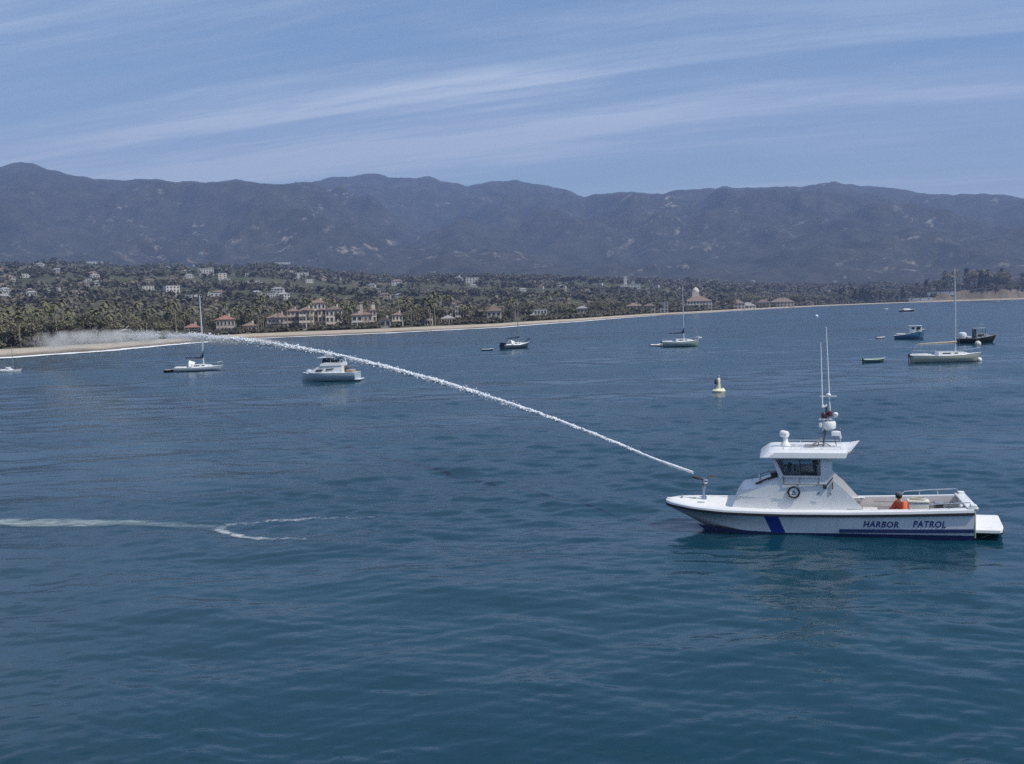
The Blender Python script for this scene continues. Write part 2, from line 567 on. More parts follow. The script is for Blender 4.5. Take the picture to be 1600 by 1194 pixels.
def land_material():
    m = bpy.data.materials.new('land')
    m.use_nodes = True
    nt = m.node_tree
    nt.nodes.clear()
    t = N(nt, 'ShaderNodeTexCoord').outputs['Object']
    s = N(nt, 'ShaderNodeAttribute', attribute_name='inland').outputs['Fac']
    mt = N(nt, 'ShaderNodeAttribute', attribute_name='mountain').outputs['Fac']
    geo = N(nt, 'ShaderNodeNewGeometry')
    nz = N(nt, 'ShaderNodeSeparateXYZ', {0: geo.outputs['Normal']}).outputs[2]
    no = lambda sc, d=6, r=0.6, v=t: N(nt, 'ShaderNodeTexNoise', {'Vector': v, 'Scale': sc, 'Detail': d, 'Roughness': r}).outputs[0]
    # sand
    sand = mixc(nt, mapr(nt, no(0.25, 8), 0.3, 0.7), (0.38, 0.32, 0.25), (0.47, 0.40, 0.32))
    sand = mixc(nt, mapr(nt, M2(nt, 'ADD', s, M2(nt, 'MULTIPLY', no(0.06), 8.0)), 9.0, 17.0, 1, 0, True), sand, (0.16, 0.125, 0.10))
    # scrub and dry grass of the low land
    veg = mixc(nt, mapr(nt, no(0.02, 10, 0.65), 0.38, 0.62), (0.045, 0.055, 0.03), (0.10, 0.095, 0.055))
    veg = mixc(nt, mapr(nt, no(0.008, 8, 0.7), 0.54, 0.68, 0, 0.8), veg, (0.21, 0.17, 0.11))
    # chaparral of the mountains, sandstone outcrops and burnt-out tracks
    chap = mixc(nt, mapr(nt, no(0.012, 12, 0.75), 0.35, 0.65), (0.015, 0.019, 0.014), (0.062, 0.058, 0.042))
    rk = M2(nt, 'MULTIPLY', mapr(nt, no(0.014, 10, 0.78), 0.55, 0.63), mapr(nt, no(0.0016, 6, 0.7), 0.50, 0.62))
    chap = mixc(nt, M2(nt, 'MULTIPLY', rk, 0.9), chap, (0.36, 0.31, 0.25))
    veg = mixc(nt, mt, veg, chap)
    cliff = mixc(nt, mapr(nt, no(0.06, 8, 0.75, N(nt, 'ShaderNodeMapping', {0: t, 3: (1, 1, 0.15)}).outputs[0]), 0.38, 0.62), (0.23, 0.18, 0.135), (0.10, 0.085, 0.06))
    steep = M2(nt, 'MULTIPLY', mapr(nt, nz, 0.80, 0.93, 1, 0), M2(nt, 'LESS_THAN', s, 90.0))
    edge = M2(nt, 'ADD', s, M2(nt, 'MULTIPLY', no(0.05), 14.0))
    c = mixc(nt, mapr(nt, edge, 33.0, 40.0, 0, 1, True), sand, veg)
    c = mixc(nt, M2(nt, 'MULTIPLY', steep, mapr(nt, s, 24.0, 29.0)), c, cliff)
    gl = N(nt, 'ShaderNodeTexNoise', {'Vector': t, 'Scale': 0.0035, 'Detail': 12.0, 'Roughness': 0.62, 'Lacunarity': 2.2}, noise_type='RIDGED_MULTIFRACTAL').outputs[0]
    hh = M2(nt, 'ADD', M2(nt, 'MULTIPLY', no(0.05, 8, 0.7), 2.0), M2(nt, 'MULTIPLY', M2(nt, 'MULTIPLY', gl, mt), 105.0))
    b = N(nt, 'ShaderNodeBump', {'Height': hh, 'Strength': 1.0, 'Distance': 1.0})
    p = N(nt, 'ShaderNodeBsdfPrincipled', {'Base Color': c, 'Roughness': 0.9, 'Specular IOR Level': 0.15})
    nt.links.new(b.outputs[0], p.inputs['Normal'])
    N(nt, 'ShaderNodeOutputMaterial', {0: p.outputs[0]})
    return m


nA, nB1, nB2 = 590, 36, 270
azs = np.linspace(-0.86, 0.86, nA)
ds_ = shore(azs)
t1 = np.linspace(-45, 75, nB1)
rows = [ds_ + q for q in t1]
for q in np.linspace(0, 1, nB2 + 1)[1:]:
    a0 = ds_ + 75
    rows.append(a0 * (8400.0 / a0) ** q)
RR = np.stack(rows)
AA = np.broadcast_to(azs, RR.shape)
ZZ, SS, MM = terrain(AA, RR)
V = np.stack([RR * np.sin(AA), RR * np.cos(AA), ZZ], -1).reshape(-1, 3)
land = link_mesh('terrain', np_mesh('terrain', V, grid_faces(*RR.shape), land_material(), True, {'inland': SS, 'mountain': MM}))
tag(land, 'long beach with wooded town hills and a hazy mountain range behind', kind='structure')

# ------------------------------------------------------------------ water
NW = 56
lam = np.geomspace(0.36, 13.0, NW)
wdir = radians(262) + rng.normal(0, 0.68, NW)          # travelling towards the pier, crests across the view
kx, ky = np.sin(wdir) * 0 + np.cos(wdir) * 2 * pi / lam, np.sin(wdir) * 2 * pi / lam
slope_i = 0.027 * (lam / 1.0) ** -0.42 * np.where(lam > 5, 0.8, 1.0)
amp_i = slope_i * lam / (2 * pi)
ph = rng.uniform(0, 2 * pi, NW)


def gust(x, y):
    g = fbm(x / 26 + y / 60, y / 11 - x / 70, 3, 71)
    return 0.5 + 1.0 * sstep((g - 0.28) / 0.42)


def waves(x, y, spacing=0.0):
    z = np.zeros_like(x)
    un = np.zeros_like(x)
    g = gust(x, y)
    # gentle meander so that crests are not dead straight
    wx, wy = x + 1.1 * (fbm(x / 5, y / 5, 2, 81) - 0.5), y + 1.1 * (fbm(x / 5 + 40, y / 5, 2, 82) - 0.5)
    for i in range(NW):
        w = sstep((lam[i] / np.maximum(spacing, 1e-6) - 2.6) / 3.0)
        gi = g if lam[i] < 4 else 1.0
        p = kx[i] * wx + ky[i] * wy + ph[i]
        z += w * gi * amp_i[i] * (np.sin(p) + 0.18 * np.cos(2 * p))
        un += (1 - w * w) * gi * gi * slope_i[i] ** 2 * 0.5
    return z, un


def water_material():
    m = bpy.data.materials.new('sea_water')
    m.use_nodes = True
    nt = m.node_tree
    nt.nodes.clear()
    t = N(nt, 'ShaderNodeTexCoord').outputs['Object']
    un = N(nt, 'ShaderNodeAttribute', attribute_name='unresolved').outputs['Fac']
    gu = N(nt, 'ShaderNodeAttribute', attribute_name='gust').outputs['Fac']
    mp = N(nt, 'ShaderNodeMapping', {0: t, 2: (0, 0, 0.14), 3: (0.55, 1.0, 1.0)}).outputs[0]
    n1 = N(nt, 'ShaderNodeTexNoise', {'Vector': mp, 'Scale': 3.2, 'Detail': 3.0, 'Roughness': 0.55, 'Distortion': 0.4}).outputs[0]
    n2 = N(nt, 'ShaderNodeTexNoise', {'Vector': mp, 'Scale': 0.9, 'Detail': 3.0, 'Roughness': 0.5, 'Distortion': 0.6}).outputs[0]
    h = M2(nt, 'ADD', M2(nt, 'MULTIPLY', n1, 0.020), M2(nt, 'MULTIPLY', n2, 0.035))
    h = M2(nt, 'MULTIPLY', h, M2(nt, 'ADD', M2(nt, 'MULTIPLY', gu, 0.55), 0.25))
    b = N(nt, 'ShaderNodeBump', {'Height': h, 'Strength': 1.0, 'Distance': 1.0})
    big = N(nt, 'ShaderNodeTexNoise', {'Vector': N(nt, 'ShaderNodeMapping', {0: t, 3: (0.3, 1, 1)}).outputs[0], 'Scale': 0.06, 'Detail': 4.0}).outputs[0]
    col = mixc(nt, mapr(nt, big, 0.35, 0.65), (0.003, 0.032, 0.054), (0.005, 0.040, 0.062))
    ro = M2(nt, 'ADD', M2(nt, 'MULTIPLY', M2(nt, 'POWER', M2(nt, 'MULTIPLY', un, 2.0), 0.25), 0.48), 0.02)
    p = N(nt, 'ShaderNodeBsdfPrincipled', {'Base Color': col, 'Roughness': ro, 'IOR': 1.333, 'Normal': b.outputs[0]})
    N(nt, 'ShaderNodeOutputMaterial', {0: p.outputs[0]})
    return m


fine = np.linspace(-0.60, 0.60, 650)
coarse = np.linspace(0.60, 2 * pi - 0.60, 70)[1:]
wa = np.concatenate([fine, coarse])
wr = np.concatenate([[0.5, 3.0, 6.0], np.geomspace(10.0, 240.0, 860), np.geomspace(240, 9000, 110)[1:]])
A2, R2 = np.meshgrid(wa, wr)
X2, Y2 = R2 * np.sin(A2), R2 * np.cos(A2)
dr = np.gradient(wr)
da = np.gradient(wa)
SPC = np.maximum(dr[:, None] * np.ones_like(A2), R2 * np.abs(da)[None, :] * 0.75)
Z2, U2 = waves(X2.ravel(), Y2.ravel(), SPC.ravel())
Z2 = Z2 * np.clip((2500 - R2.ravel()) / 1000, 0, 1)
G2 = gust(X2.ravel(), Y2.ravel())
sea = link_mesh('water', np_mesh('water', np.stack([X2.ravel(), Y2.ravel(), Z2], -1), grid_faces(*A2.shape), water_material(), True,
                                 {'unresolved': U2, 'gust': G2}))
tag(sea, 'rippled blue sea water of the bay', kind='structure')


def foam_material(name, scale, lo, hi, col=(0.66, 0.70, 0.71), stretch=(1, 1, 1)):
    m = bpy.data.materials.new(name)
    m.use_nodes = True
    nt = m.node_tree
    nt.nodes.clear()
    t = N(nt, 'ShaderNodeMapping', {0: N(nt, 'ShaderNodeTexCoord').outputs['Object'], 3: stretch}).outputs[0]
    d = N(nt, 'ShaderNodeAttribute', attribute_name='foam_amount').outputs['Fac']
    n = N(nt, 'ShaderNodeTexNoise', {'Vector': t, 'Scale': scale, 'Detail': 8.0, 'Roughness': 0.68, 'Distortion': 0.5}).outputs[0]
    f = M2(nt, 'MULTIPLY', mapr(nt, M2(nt, 'ADD', n, M2(nt, 'MULTIPLY', d, 0.5)), lo, hi, 0, 1, True), mapr(nt, d, 0.0, 0.3))
    p = N(nt, 'ShaderNodeBsdfDiffuse', {0: (*col, 1)})
    tr = N(nt, 'ShaderNodeBsdfTransparent')
    mx = N(nt, 'ShaderNodeMixShader', {0: f, 1: tr.outputs[0], 2: p.outputs[0]})
    N(nt, 'ShaderNodeOutputMaterial', {0: mx.outputs[0]})
    return m


def ribbon(name, path, width, density, material, label, nw=9, raise_=0.03):
    """a foam sheet that lies on the waves along a path of (x, y)"""
    P = np.array([(p[0], p[1]) for p in path], float)
    seg = np.r_[0, np.cumsum(np.hypot(*np.diff(P, axis=0).T))]
    n = max(20, int(seg[-1] / 0.25)) if seg[-1] < 200 else 700
    tt = np.linspace(0, seg[-1], n)
    C = np.stack([np.interp(tt, seg, P[:, 0]), np.interp(tt, seg, P[:, 1])], 1)
    for _ in range(3):
        C[1:-1] = (C[:-2] + 2 * C[1:-1] + C[2:]) / 4
    T = np.gradient(C, axis=0)
    T /= np.hypot(T[:, 0], T[:, 1])[:, None]
    Nn = np.stack([-T[:, 1], T[:, 0]], 1)
    wd = np.interp(tt / seg[-1], np.linspace(0, 1, len(width)), width)
    de = np.interp(tt / seg[-1], np.linspace(0, 1, len(density)), density)
    k = np.linspace(-1, 1, nw)
    XY = C[:, None, :] + Nn[:, None, :] * (k[None, :, None] * wd[:, None, None])
    x, y = XY[..., 0].ravel(), XY[..., 1].ravel()
    sp = np.hypot(x, y) * 0.005
    z = waves(x, y, sp)[0] + raise_
    dn = (de[:, None] * (1 - np.abs(k) ** 2.2)[None, :]).ravel()
    me = np_mesh(name, np.stack([x, y, z], -1), grid_faces(n, nw), material, True, {'foam_amount': dn})
    return tag(link_mesh(name, me), label, kind='stuff')


foam_m = foam_material('wake_foam', 2.6, 0.66, 1.12)
pale_m = foam_material('churned_water', 2.6, 0.48, 1.35, (0.40, 0.48, 0.48), (0.35, 1, 1))
surf_m = foam_material('surf_foam', 0.16, 0.36, 0.66, (0.80, 0.82, 0.82))
wk = lambda pts: [on_z(x, y).xy for x, y in pts]
ribbon('wake_foam', wk([(-130, 811), (0, 815), (120, 817), (230, 819), (335, 822)]), [1.1, 0.85, 0.6, 0.45], [0.9, 0.85, 0.72, 0.3], pale_m,
       'straight pale streak of churned water trailing in from the left')
ribbon('wake_foam', wk([(490, 845), (440, 844), (395, 841), (362, 836), (344, 829), (340, 825), (352, 820), (390, 818), (430, 817), (480, 813), (550, 810), (600, 811)]),
       [0.25, 0.3, 0.35, 0.4, 0.45, 0.45, 0.4, 0.35, 0.3, 0.25], [0.35, 0.6, 0.72, 0.75, 0.6, 0.45, 0.55, 0.55, 0.5, 0.3], foam_m,
       'open crescent of white foam at the end of the streak')
sa = np.linspace(-0.62, 0.62, 500)
sdist = shore(sa)
sx = np.stack([(sdist - 1.5) * np.sin(sa), (sdist - 1.5) * np.cos(sa)], 1)
sden = np.where(sa < az_el(400, 530)[0], 0.95, 0.45)
for a, b, d in ((430, 480, 0.1), (600, 680, 0.75), (755, 840, 0.9), (860, 950, 0.8)):
    sden = np.where((sa > az_el(a, 515)[0]) & (sa < az_el(b, 515)[0]), d, sden)
ribbon('surf', sx, [4.0, 4.0, 3.8, 3.6, 4, 5, 6], list(sden), surf_m, 'thin white line of surf along the beach', 7, 0.12)

# ------------------------------------------------------------------ haze
hz = bpy.data.materials.new('haze')
hz.use_nodes = True
hz.node_tree.nodes.clear()
pv = N(hz.node_tree, 'ShaderNodeVolumePrincipled', {'Color': (0.42, 0.57, 1.0, 1), 'Density': 1.4e-4, 'Anisotropy': 0.1})
ho = N(hz.node_tree, 'ShaderNodeOutputMaterial')
hz.node_tree.links.new(pv.outputs[0], ho.inputs['Volume'])
hb = MB().box((0, -250, 748), (19000, 18500, 1504)).build('haze', hz, smooth=0)
tag(hb, 'pale sea haze filling the air over bay and coast', kind='stuff')

# ------------------------------------------------------------------ vegetation
def leaf_mat(name, a, b, seed=0.0):
    m = bpy.data.materials.new(name)
    m.use_nodes = True
    nt = m.node_tree
    nt.nodes.clear()
    oi = N(nt, 'ShaderNodeObjectInfo')
    t = N(nt, 'ShaderNodeTexCoord').outputs['Object']
    n = N(nt, 'ShaderNodeTexNoise', {'Vector': t, 'Scale': 0.8, 'Detail': 3.0}).outputs[0]
    f = M2(nt, 'ADD', M2(nt, 'MULTIPLY', oi.outputs['Random'], 0.7), M2(nt, 'MULTIPLY', n, 0.5), True)
    c = mixc(nt, f, a, b)
    d = N(nt, 'ShaderNodeBsdfPrincipled', {'Base Color': c, 'Roughness': 0.7, 'Specular IOR Level': 0.2})
    tl = N(nt, 'ShaderNodeBsdfTranslucent', {0: c})
    mx = N(nt, 'ShaderNodeMixShader', {0: 0.2, 1: d.outputs[0], 2: tl.outputs[0]})
    N(nt, 'ShaderNodeOutputMaterial', {0: mx.outputs[0]})
    return m


oak_leaf = leaf_mat('broadleaf_foliage', (0.11, 0.108, 0.075), (0.24, 0.215, 0.145))
dark_leaf = leaf_mat('cypress_foliage', (0.028, 0.036, 0.028), (0.06, 0.066, 0.046))
palm_leaf = leaf_mat('palm_foliage', (0.10, 0.11, 0.065), (0.23, 0.215, 0.13))
bark = mat('bark', (0.16, 0.13, 0.10), 0.9, var=0.25, scale=2)
palm_bark = mat('palm_bark', (0.24, 0.20, 0.16), 0.9, var=0.2, scale=2)


def leaf_cloud(cents, rads, n, size, seed, squash=0.75):
    """n leaf-clump faces spread near the surface and through several lobes"""
    g = np.random.default_rng(seed)
    li = g.integers(0, len(cents), n)
    d = g.normal(0, 1, (n, 3))
    d /= np.linalg.norm(d, axis=1)[:, None]
    rr = g.random(n) ** 0.4
    c = np.array(cents)[li] + d * (np.array(rads)[li] * rr)[:, None] * np.array([1, 1, squash])
    nr = d * 0.6 + g.normal(0, 0.6, (n, 3)) + np.array([0, 0, 0.35])
    nr /= np.linalg.norm(nr, axis=1)[:, None]
    u = np.cross(nr, g.normal(0, 1, (n, 3)))
    u /= np.linalg.norm(u, axis=1)[:, None]
    w = np.cross(nr, u)
    s = (size * (0.6 + 0.8 * g.random(n)))[:, None]
    V = np.stack([c - u * s, c + w * s * 0.6 + nr * s * 0.15, c + u * s, c - w * s * 0.6 + nr * s * 0.15], 1).reshape(-1, 3)
    F_ = np.arange(4 * n).reshape(n, 4)
    return V, F_


def tree_variant(i, kind):
    g = random.Random(100 + i)
    h = 1.0
    if kind == 'broad':
        cents = [(g.uniform(-2.6, 2.6), g.uniform(-2.6, 2.6), g.uniform(4.2, 7.4)) for _ in range(9)]
        rads = [g.uniform(1.3, 2.3) for _ in cents]
        V, F_ = leaf_cloud(cents, rads, 520, 0.42, 200 + i)
        crown = np_mesh('crown', V, F_, oak_leaf)
    else:
        cents = [(g.uniform(-1.2, 1.2) * (1 - k / 14), g.uniform(-1.2, 1.2) * (1 - k / 14), 2.2 + k * 0.95) for k in range(11)]
        rads = [2.3 - 0.12 * k + g.uniform(-0.3, 0.5) for k in range(11)]
        V, F_ = leaf_cloud(cents, rads, 560, 0.5, 300 + i)
        crown = np_mesh('crown', V, F_, dark_leaf)
    mb = MB()
    top = cents[0]
    mb.tube([(0, 0, -0.6), (0.1, 0.05, 1.6), (0.15, 0.0, 3.4)], [0.34, 0.26, 0.2], 7)
    for c in cents[:4]:
        mb.tube([(0.15, 0, 3.0 if kind == 'broad' else 2.2), (c[0] * 0.5, c[1] * 0.5, (3.2 + c[2]) / 2), c], [0.16, 0.11, 0.05], 5)
    return crown, mb.mesh('trunk')


def palm_variant(i, h):
    g = random.Random(500 + i)
    lean = g.uniform(-0.5, 0.5)
    mb = MB().tube([(0, 0, -0.5), (lean * 0.3, 0, h * 0.4), (lean, 0.1, h)], [0.26, 0.19, 0.15], 7)
    trunk = mb.mesh('trunk')
    cr = MB()
    for k in range(22):
        a = 2 * pi * k / 22 + g.uniform(-0.15, 0.15)
        el = g.uniform(-0.75, 1.1)
        Lf = g.uniform(1.7, 2.5)
        pts = []
        for q in range(5):
            t = q / 4
            rr = Lf * t * cos(el * (1 - t * 0.5))
            z = Lf * (sin(el) * t - 0.55 * t * t)
            pts.append((lean + rr * cos(a), 0.1 + rr * sin(a), h + z))
        ws = [0.10, 0.42, 0.46, 0.32, 0.04]
        sx, sy = -sin(a), cos(a)
        vs = []
        for p, w in zip(pts, ws):
            vs += [(p[0] + sx * w, p[1] + sy * w, p[2] - w * 0.45), p, (p[0] - sx * w, p[1] - sy * w, p[2] - w * 0.45)]
        fs = []
        for q in range(4):
            for e in range(2):
                b = q * 3 + e
                fs.append((b, b + 1, b + 4, b + 3))
        cr.add(vs, fs)
    # skirt of dead fronds
    cr.lathe([(0.2, h - 1.5), (0.5, h - 0.9), (0.35, h - 0.1), (0.1, h)], (lean, 0.1, 0), 8)
    return cr.mesh('crown', 0, False), trunk


BROAD = [tree_variant(i, 'broad') for i in range(6)]
CYPR = [tree_variant(i, 'cypress') for i in range(3)]
PALM = [palm_variant(i, h) for i, h in enumerate((8.5, 10.0, 11.5, 13.0))]


def plant(kind, x, y, s, label, group, name, cat='tree', sz=None):
    crown, trunk = kind
    t = empty(name, (x, y, ground_z(x, y) - 0.1), random.uniform(0, 6.28), label, cat, group)
    t.scale = (s, s, sz or s)
    link_mesh('crown', crown, None, t)
    link_mesh('trunk', trunk, None, t)
    return t


for c, t in BROAD: t.materials.append(bark)
for c, t in CYPR: t.materials.append(bark)
for c, t in PALM:
    c.materials.append(palm_leaf)
    t.materials.append(palm_bark)

# spots kept clear: buildings, given by photo pixel of their base middle and half width in pixels
CLEAR = []


def az_of(px): return az_el(px, 500)[0]


def at(px, s):
    """point seen above photo column px, s metres inland of the waterline"""
    a = az_of(px)
    r = float(shore(np.array([a]))[0]) + s
    return r * sin(a), r * cos(a)


# ------------------------------------------------------------------ buildings
w_white = mat('stucco_white', (0.52, 0.50, 0.46), 0.85, var=0.08, scale=0.3)
w_cream = mat('stucco_cream', (0.62, 0.54, 0.44), 0.85, var=0.08, scale=0.3)
w_pink = mat('stucco_pink', (0.47, 0.39, 0.34), 0.85, var=0.08, scale=0.3)
w_tan = mat('stucco_tan', (0.40, 0.33, 0.26), 0.85, var=0.1, scale=0.3)
w_grey = mat('siding_grey', (0.36, 0.36, 0.36), 0.8, var=0.1, scale=0.3)
r_tile = mat('clay_tile', (0.22, 0.155, 0.125), 0.85, var=0.25, scale=0.8)
r_brown = mat('brown_roof', (0.16, 0.12, 0.10), 0.9, var=0.2, scale=0.8)
r_grey = mat('grey_roof', (0.30, 0.29, 0.29), 0.85, var=0.15, scale=0.8)
r_red = mat('red_roof', (0.30, 0.14, 0.11), 0.85, var=0.2, scale=0.8)
pane_m = mat('window_pane', (0.03, 0.035, 0.045), 0.15, var=0.3)
frame_m = mat('window_frame_paint', (0.5, 0.47, 0.43), 0.6)
PANES = {}


def window_mesh(w, h):
    k = (round(w, 2), round(h, 2))
    if k not in PANES:
        a = MB().box((0, 0.05, 0), (w, 0.10, h)).mesh('pane', 0)
        a.materials.append(pane_m)
        f = MB()
        for s in (1, -1):
            f.box((s * (w / 2 + 0.04), 0.02, 0), (0.1, 0.22, h + 0.18)).box((0, 0.02, s * (h / 2 + 0.04)), (w + 0.26, 0.24, 0.1))
        fm = f.mesh('frame', 0)
        fm.materials.append(frame_m)
        PANES[k] = (a, fm)
    return PANES[k]


def hip_roof(mb, x0, x1, y0, y1, z, h, ov=0.5, gable=False):
    x0, x1, y0, y1 = x0 - ov, x1 + ov, y0 - ov, y1 + ov
    if x1 - x0 >= y1 - y0:
        ins = 0.0 if gable else (y1 - y0) / 2
        ym = (y0 + y1) / 2
        vs = [(x0, y0, z), (x1, y0, z), (x1, y1, z), (x0, y1, z), (x0 + ins, ym, z + h), (x1 - ins, ym, z + h)]
        fs = [(0, 1, 5, 4), (2, 3, 4, 5), (1, 2, 5), (3, 0, 4)]
    else:
        ins = 0.0 if gable else (x1 - x0) / 2
        xm = (x0 + x1) / 2
        vs = [(x0, y0, z), (x1, y0, z), (x1, y1, z), (x0, y1, z), (xm, y0 + ins, z + h), (xm, y1 - ins, z + h)]
        fs = [(1, 2, 5, 4), (3, 0, 4, 5), (0, 1, 4), (2, 3, 5)]
    n = len(vs)
    vs += [(p[0], p[1], p[2] - 0.18) for p in vs[:4]]
    fs += [(i, (i + 1) % 4, n + (i + 1) % 4, n + i) for i in range(4)] + [(n + 3, n + 2, n + 1, n)]
    mb.add(vs, fs)


def building(x, y, w, d, floors, wall, roof, label, name='house', cat='house', group=None, rz=None, flat=False, gable=False, wing=None, nwin=None, fh=3.0, tower=None, chim=True, balcony=False, rh=None, z=None, arcade=False):
    """local -y looks at the bay"""
    face = atan2(x, y)
    t = empty(name, (x, y, (ground_z(x, y) if z is None else z) - 0.15), (-face if rz is None else rz), label, cat, group)
    H = floors * fh + 0.3
    mb = MB().box((0, 0, H / 2 - 1.0), (w, d, H + 2.0))
    if wing:
        wx, ww, wd, wf = wing
        mb.box((wx, -d / 2 - wd / 2 + 0.01, (wf * fh) / 2 - 1.0), (ww, wd, wf * fh + 2.0))
    mb.build('wall', wall, t, 0)
    rb = MB()
    if flat:
        rb.box((0, 0, H + 0.12), (w + 0.3, d + 0.3, 0.3))
    else:
        hip_roof(rb, -w / 2, w / 2, -d / 2, d / 2, H + 0.02, rh or min(w, d) * 0.24, gable=gable)
    if wing:
        hip_roof(rb, wx - ww / 2, wx + ww / 2, -d / 2 - wd, -d / 2 + 1.0, wf * fh + 0.03, min(ww, wd) * 0.25, gable=gable)
    ro = rb.build('roof', roof, t, 0)
    if chim and not flat:
        MB().box((w * 0.22, d * 0.1, H + min(w, d) * 0.2), (0.8, 0.8, 1.8)).build('chimney', wall, ro, 0)
    if tower:
        tx, tw, th = tower[:3]
        MB().box((tx, 0, th / 2), (tw, tw, th)).build('tower', wall, t, 0)
        tb = MB()
        if len(tower) > 3 and tower[3] == 'dome':
            tb.lathe([(tw * 0.5, th + 0.02), (tw * 0.52, th + 0.4), (tw * 0.42, th + tw * 0.4), (tw * 0.2, th + tw * 0.62), (0.05, th + tw * 0.7)], (tx, 0, 0), 14)
            tb.build('tower_dome', wall, t, 40)
        else:
            hip_roof(tb, tx - tw / 2, tx + tw / 2, -tw / 2, tw / 2, th + 0.02, tw * 0.3, 0.3)
            tb.build('tower_roof', roof, t, 0)
    nw_ = nwin if nwin is not None else max(2, int(w / 3.2))
    wm, hm = (1.5, 1.5) if fh <= 3.2 else (1.7, 1.9)
    if nw_ and nw_ * 2.2 > w: wm = 0.5 * w / nw_
    a, fm = window_mesh(wm, hm)
    for f in range(floors):
        for i in range(nw_):
            wx_ = -w / 2 + w * (i + 0.5) / nw_
            yy = -d / 2
            if wing and f < wing[3] and abs(wx_ - wing[0]) < wing[1] / 2: yy = -d / 2 - wing[2]
            o = link_mesh('window', fm, None, t)
            o.location = (wx_, yy - 0.06, f * fh + fh * 0.55)
            link_mesh('pane', a, None, o)
            if balcony and f > 0:
                b = BALC.setdefault(round(w / nw_, 1), None)
                if b is None:
                    bb = MB().box((0, -0.6, -1.1), (w / nw_ * 0.86, 1.2, 0.14)).box((0, -1.18, -0.62), (w / nw_ * 0.86, 0.06, 0.9))
                    b = BALC[round(w / nw_, 1)] = bb.mesh('balcony', 0)
                    b.materials.append(wall)
                q = link_mesh('balcony', b, None, t)
                q.location = (wx_, yy, f * fh + fh * 0.55)
    if arcade:
        mb = MB()
        for i in range(nw_ + 1):
            mb.box((-w / 2 + w * i / nw_, -d / 2 - 1.6, fh * 0.45), (0.45, 0.45, fh * 0.95))
        mb.box((0, -d / 2 - 0.9, fh * 0.97), (w + 0.5, 2.0, 0.25))
        mb.build('arcade', wall, t, 0)
    CLEAR.append((x, y, hypot(w, d) / 2 + 1.0, face, hypot(x, y), w))
    return t


BALC = {}


def beach_building(px, s, wpx, dpt, floors, wall, roof, label, **k):
    x, y = at(px, s)
    w = 0.9 * wpx * hypot(x, y) / FPX
    k.setdefault('fh', 2.8)
    return building(x, y, w, dpt, floors, wall, roof, label, **k)


# the resort behind the beach (photo columns 420-640)
G = 'resort buildings behind the beach'
beach_building(434, 62, 34, 14, 2, w_pink, r_tile, 'low pink resort wing with two rows of windows, left end of the resort', name='hotel_wing', cat='hotel', group=G, nwin=5, balcony=True)
beach_building(458, 75, 20, 14, 3, w_pink, r_tile, 'pink three storey resort block with balconies beside the low wing', name='hotel_wing', cat='hotel', group=G, nwin=3, balcony=True, fh=2.7)
beach_building(479, 66, 24, 14, 3, w_cream, r_tile, 'cream three storey resort block with balconies and tiled roof', name='hotel_wing', cat='hotel', group=G, nwin=4, balcony=True, wing=(-1.5, 3.5, 2.5, 3))
beach_building(497, 78, 26, 16, 4, w_cream, r_tile, 'tallest cream resort block with tiled hip roof', name='hotel_wing', cat='hotel', group=G, nwin=4, fh=2.9, wing=(1.6, 3.2, 2.0, 3))
beach_building(522, 66, 28, 14, 3, w_cream, r_brown, 'cream resort block with brown roof and pale end tower', name='hotel_wing', cat='hotel', group=G, nwin=4, tower=(2.3, 2.4, 9.2))
beach_building(558, 62, 18, 10, 2, w_white, r_tile, 'white two storey villa right of the dark trees at the resort', name='villa', cat='villa', group=G, nwin=2, arcade=True, fh=2.8)
beach_building(572, 74, 20, 12, 2, w_pink, r_tile, 'pink villa with two pale towers above its tiled roof', name='villa', cat='villa', group=G, nwin=3, tower=(-2.0, 1.5, 11.5))
tv = beach_building(583, 76, 12, 10, 3, w_cream, r_tile, 'slim cream villa beside the twin towered pink villa', name='villa', cat='villa', group=G, nwin=2, tower=(0.3, 1.6, 11.2), fh=2.5)
beach_building(602, 52, 17, 9, 1, w_white, r_brown, 'bright white single storey beach house with dark roof', name='beach_house', cat='house', nwin=2, gable=True, fh=3.4)
beach_building(621, 64, 18, 10, 2, w_cream, r_tile, 'cream arcaded villa right of the bright white beach house', name='villa', cat='villa', group=G, nwin=3, arcade=True, fh=2.6)
beach_building(664, 60, 26, 10, 2, w_cream, r_brown, 'long cream terrace half hidden by trees with dark openings', name='terrace_house', cat='house', nwin=6, fh=2.5, arcade=True)
beach_building(700, 62, 22, 10, 1, w_tan, r_grey, 'tan bungalow with pale posts behind the middle of the beach', name='bungalow', cat='house', nwin=5, arcade=True)
beach_building(772, 60, 24, 12, 2, w_pink, r_brown, 'pinkish house with steep brown roof and tall pale side wall', name='house', cat='house', nwin=3, tower=(3.0, 1.6, 8.0), rh=3.5)
beach_building(716, 120, 10, 9, 3, w_white, r_grey, 'small white house standing above the trees right of the resort', name='house', cat='house', nwin=2, flat=True)
beach_building(845, 70, 22, 12, 2, w_white, r_grey, 'white flat roofed house behind dark shrubs near the beach middle', name='house', cat='house', nwin=4, flat=True)
beach_building(832, 48, 9, 7, 1, w_white, r_grey, 'little white hut right above the sand behind the dark sloop', name='beach_hut', cat='hut', nwin=2)
beach_building(352, 60, 30, 12, 2, w_pink, r_red, 'house with long red roof among the palms left of the resort', name='house', cat='house', nwin=5)
beach_building(300, 64, 24, 10, 1, w_tan, r_red, 'low red roofed cottage behind the tall mast of the white sloop', name='cottage', cat='house', nwin=4)
beach_building(390, 50, 22, 9, 1, w_cream, r_tile, 'small cream cottage just left of the resort wing', name='cottage', cat='house', nwin=3)
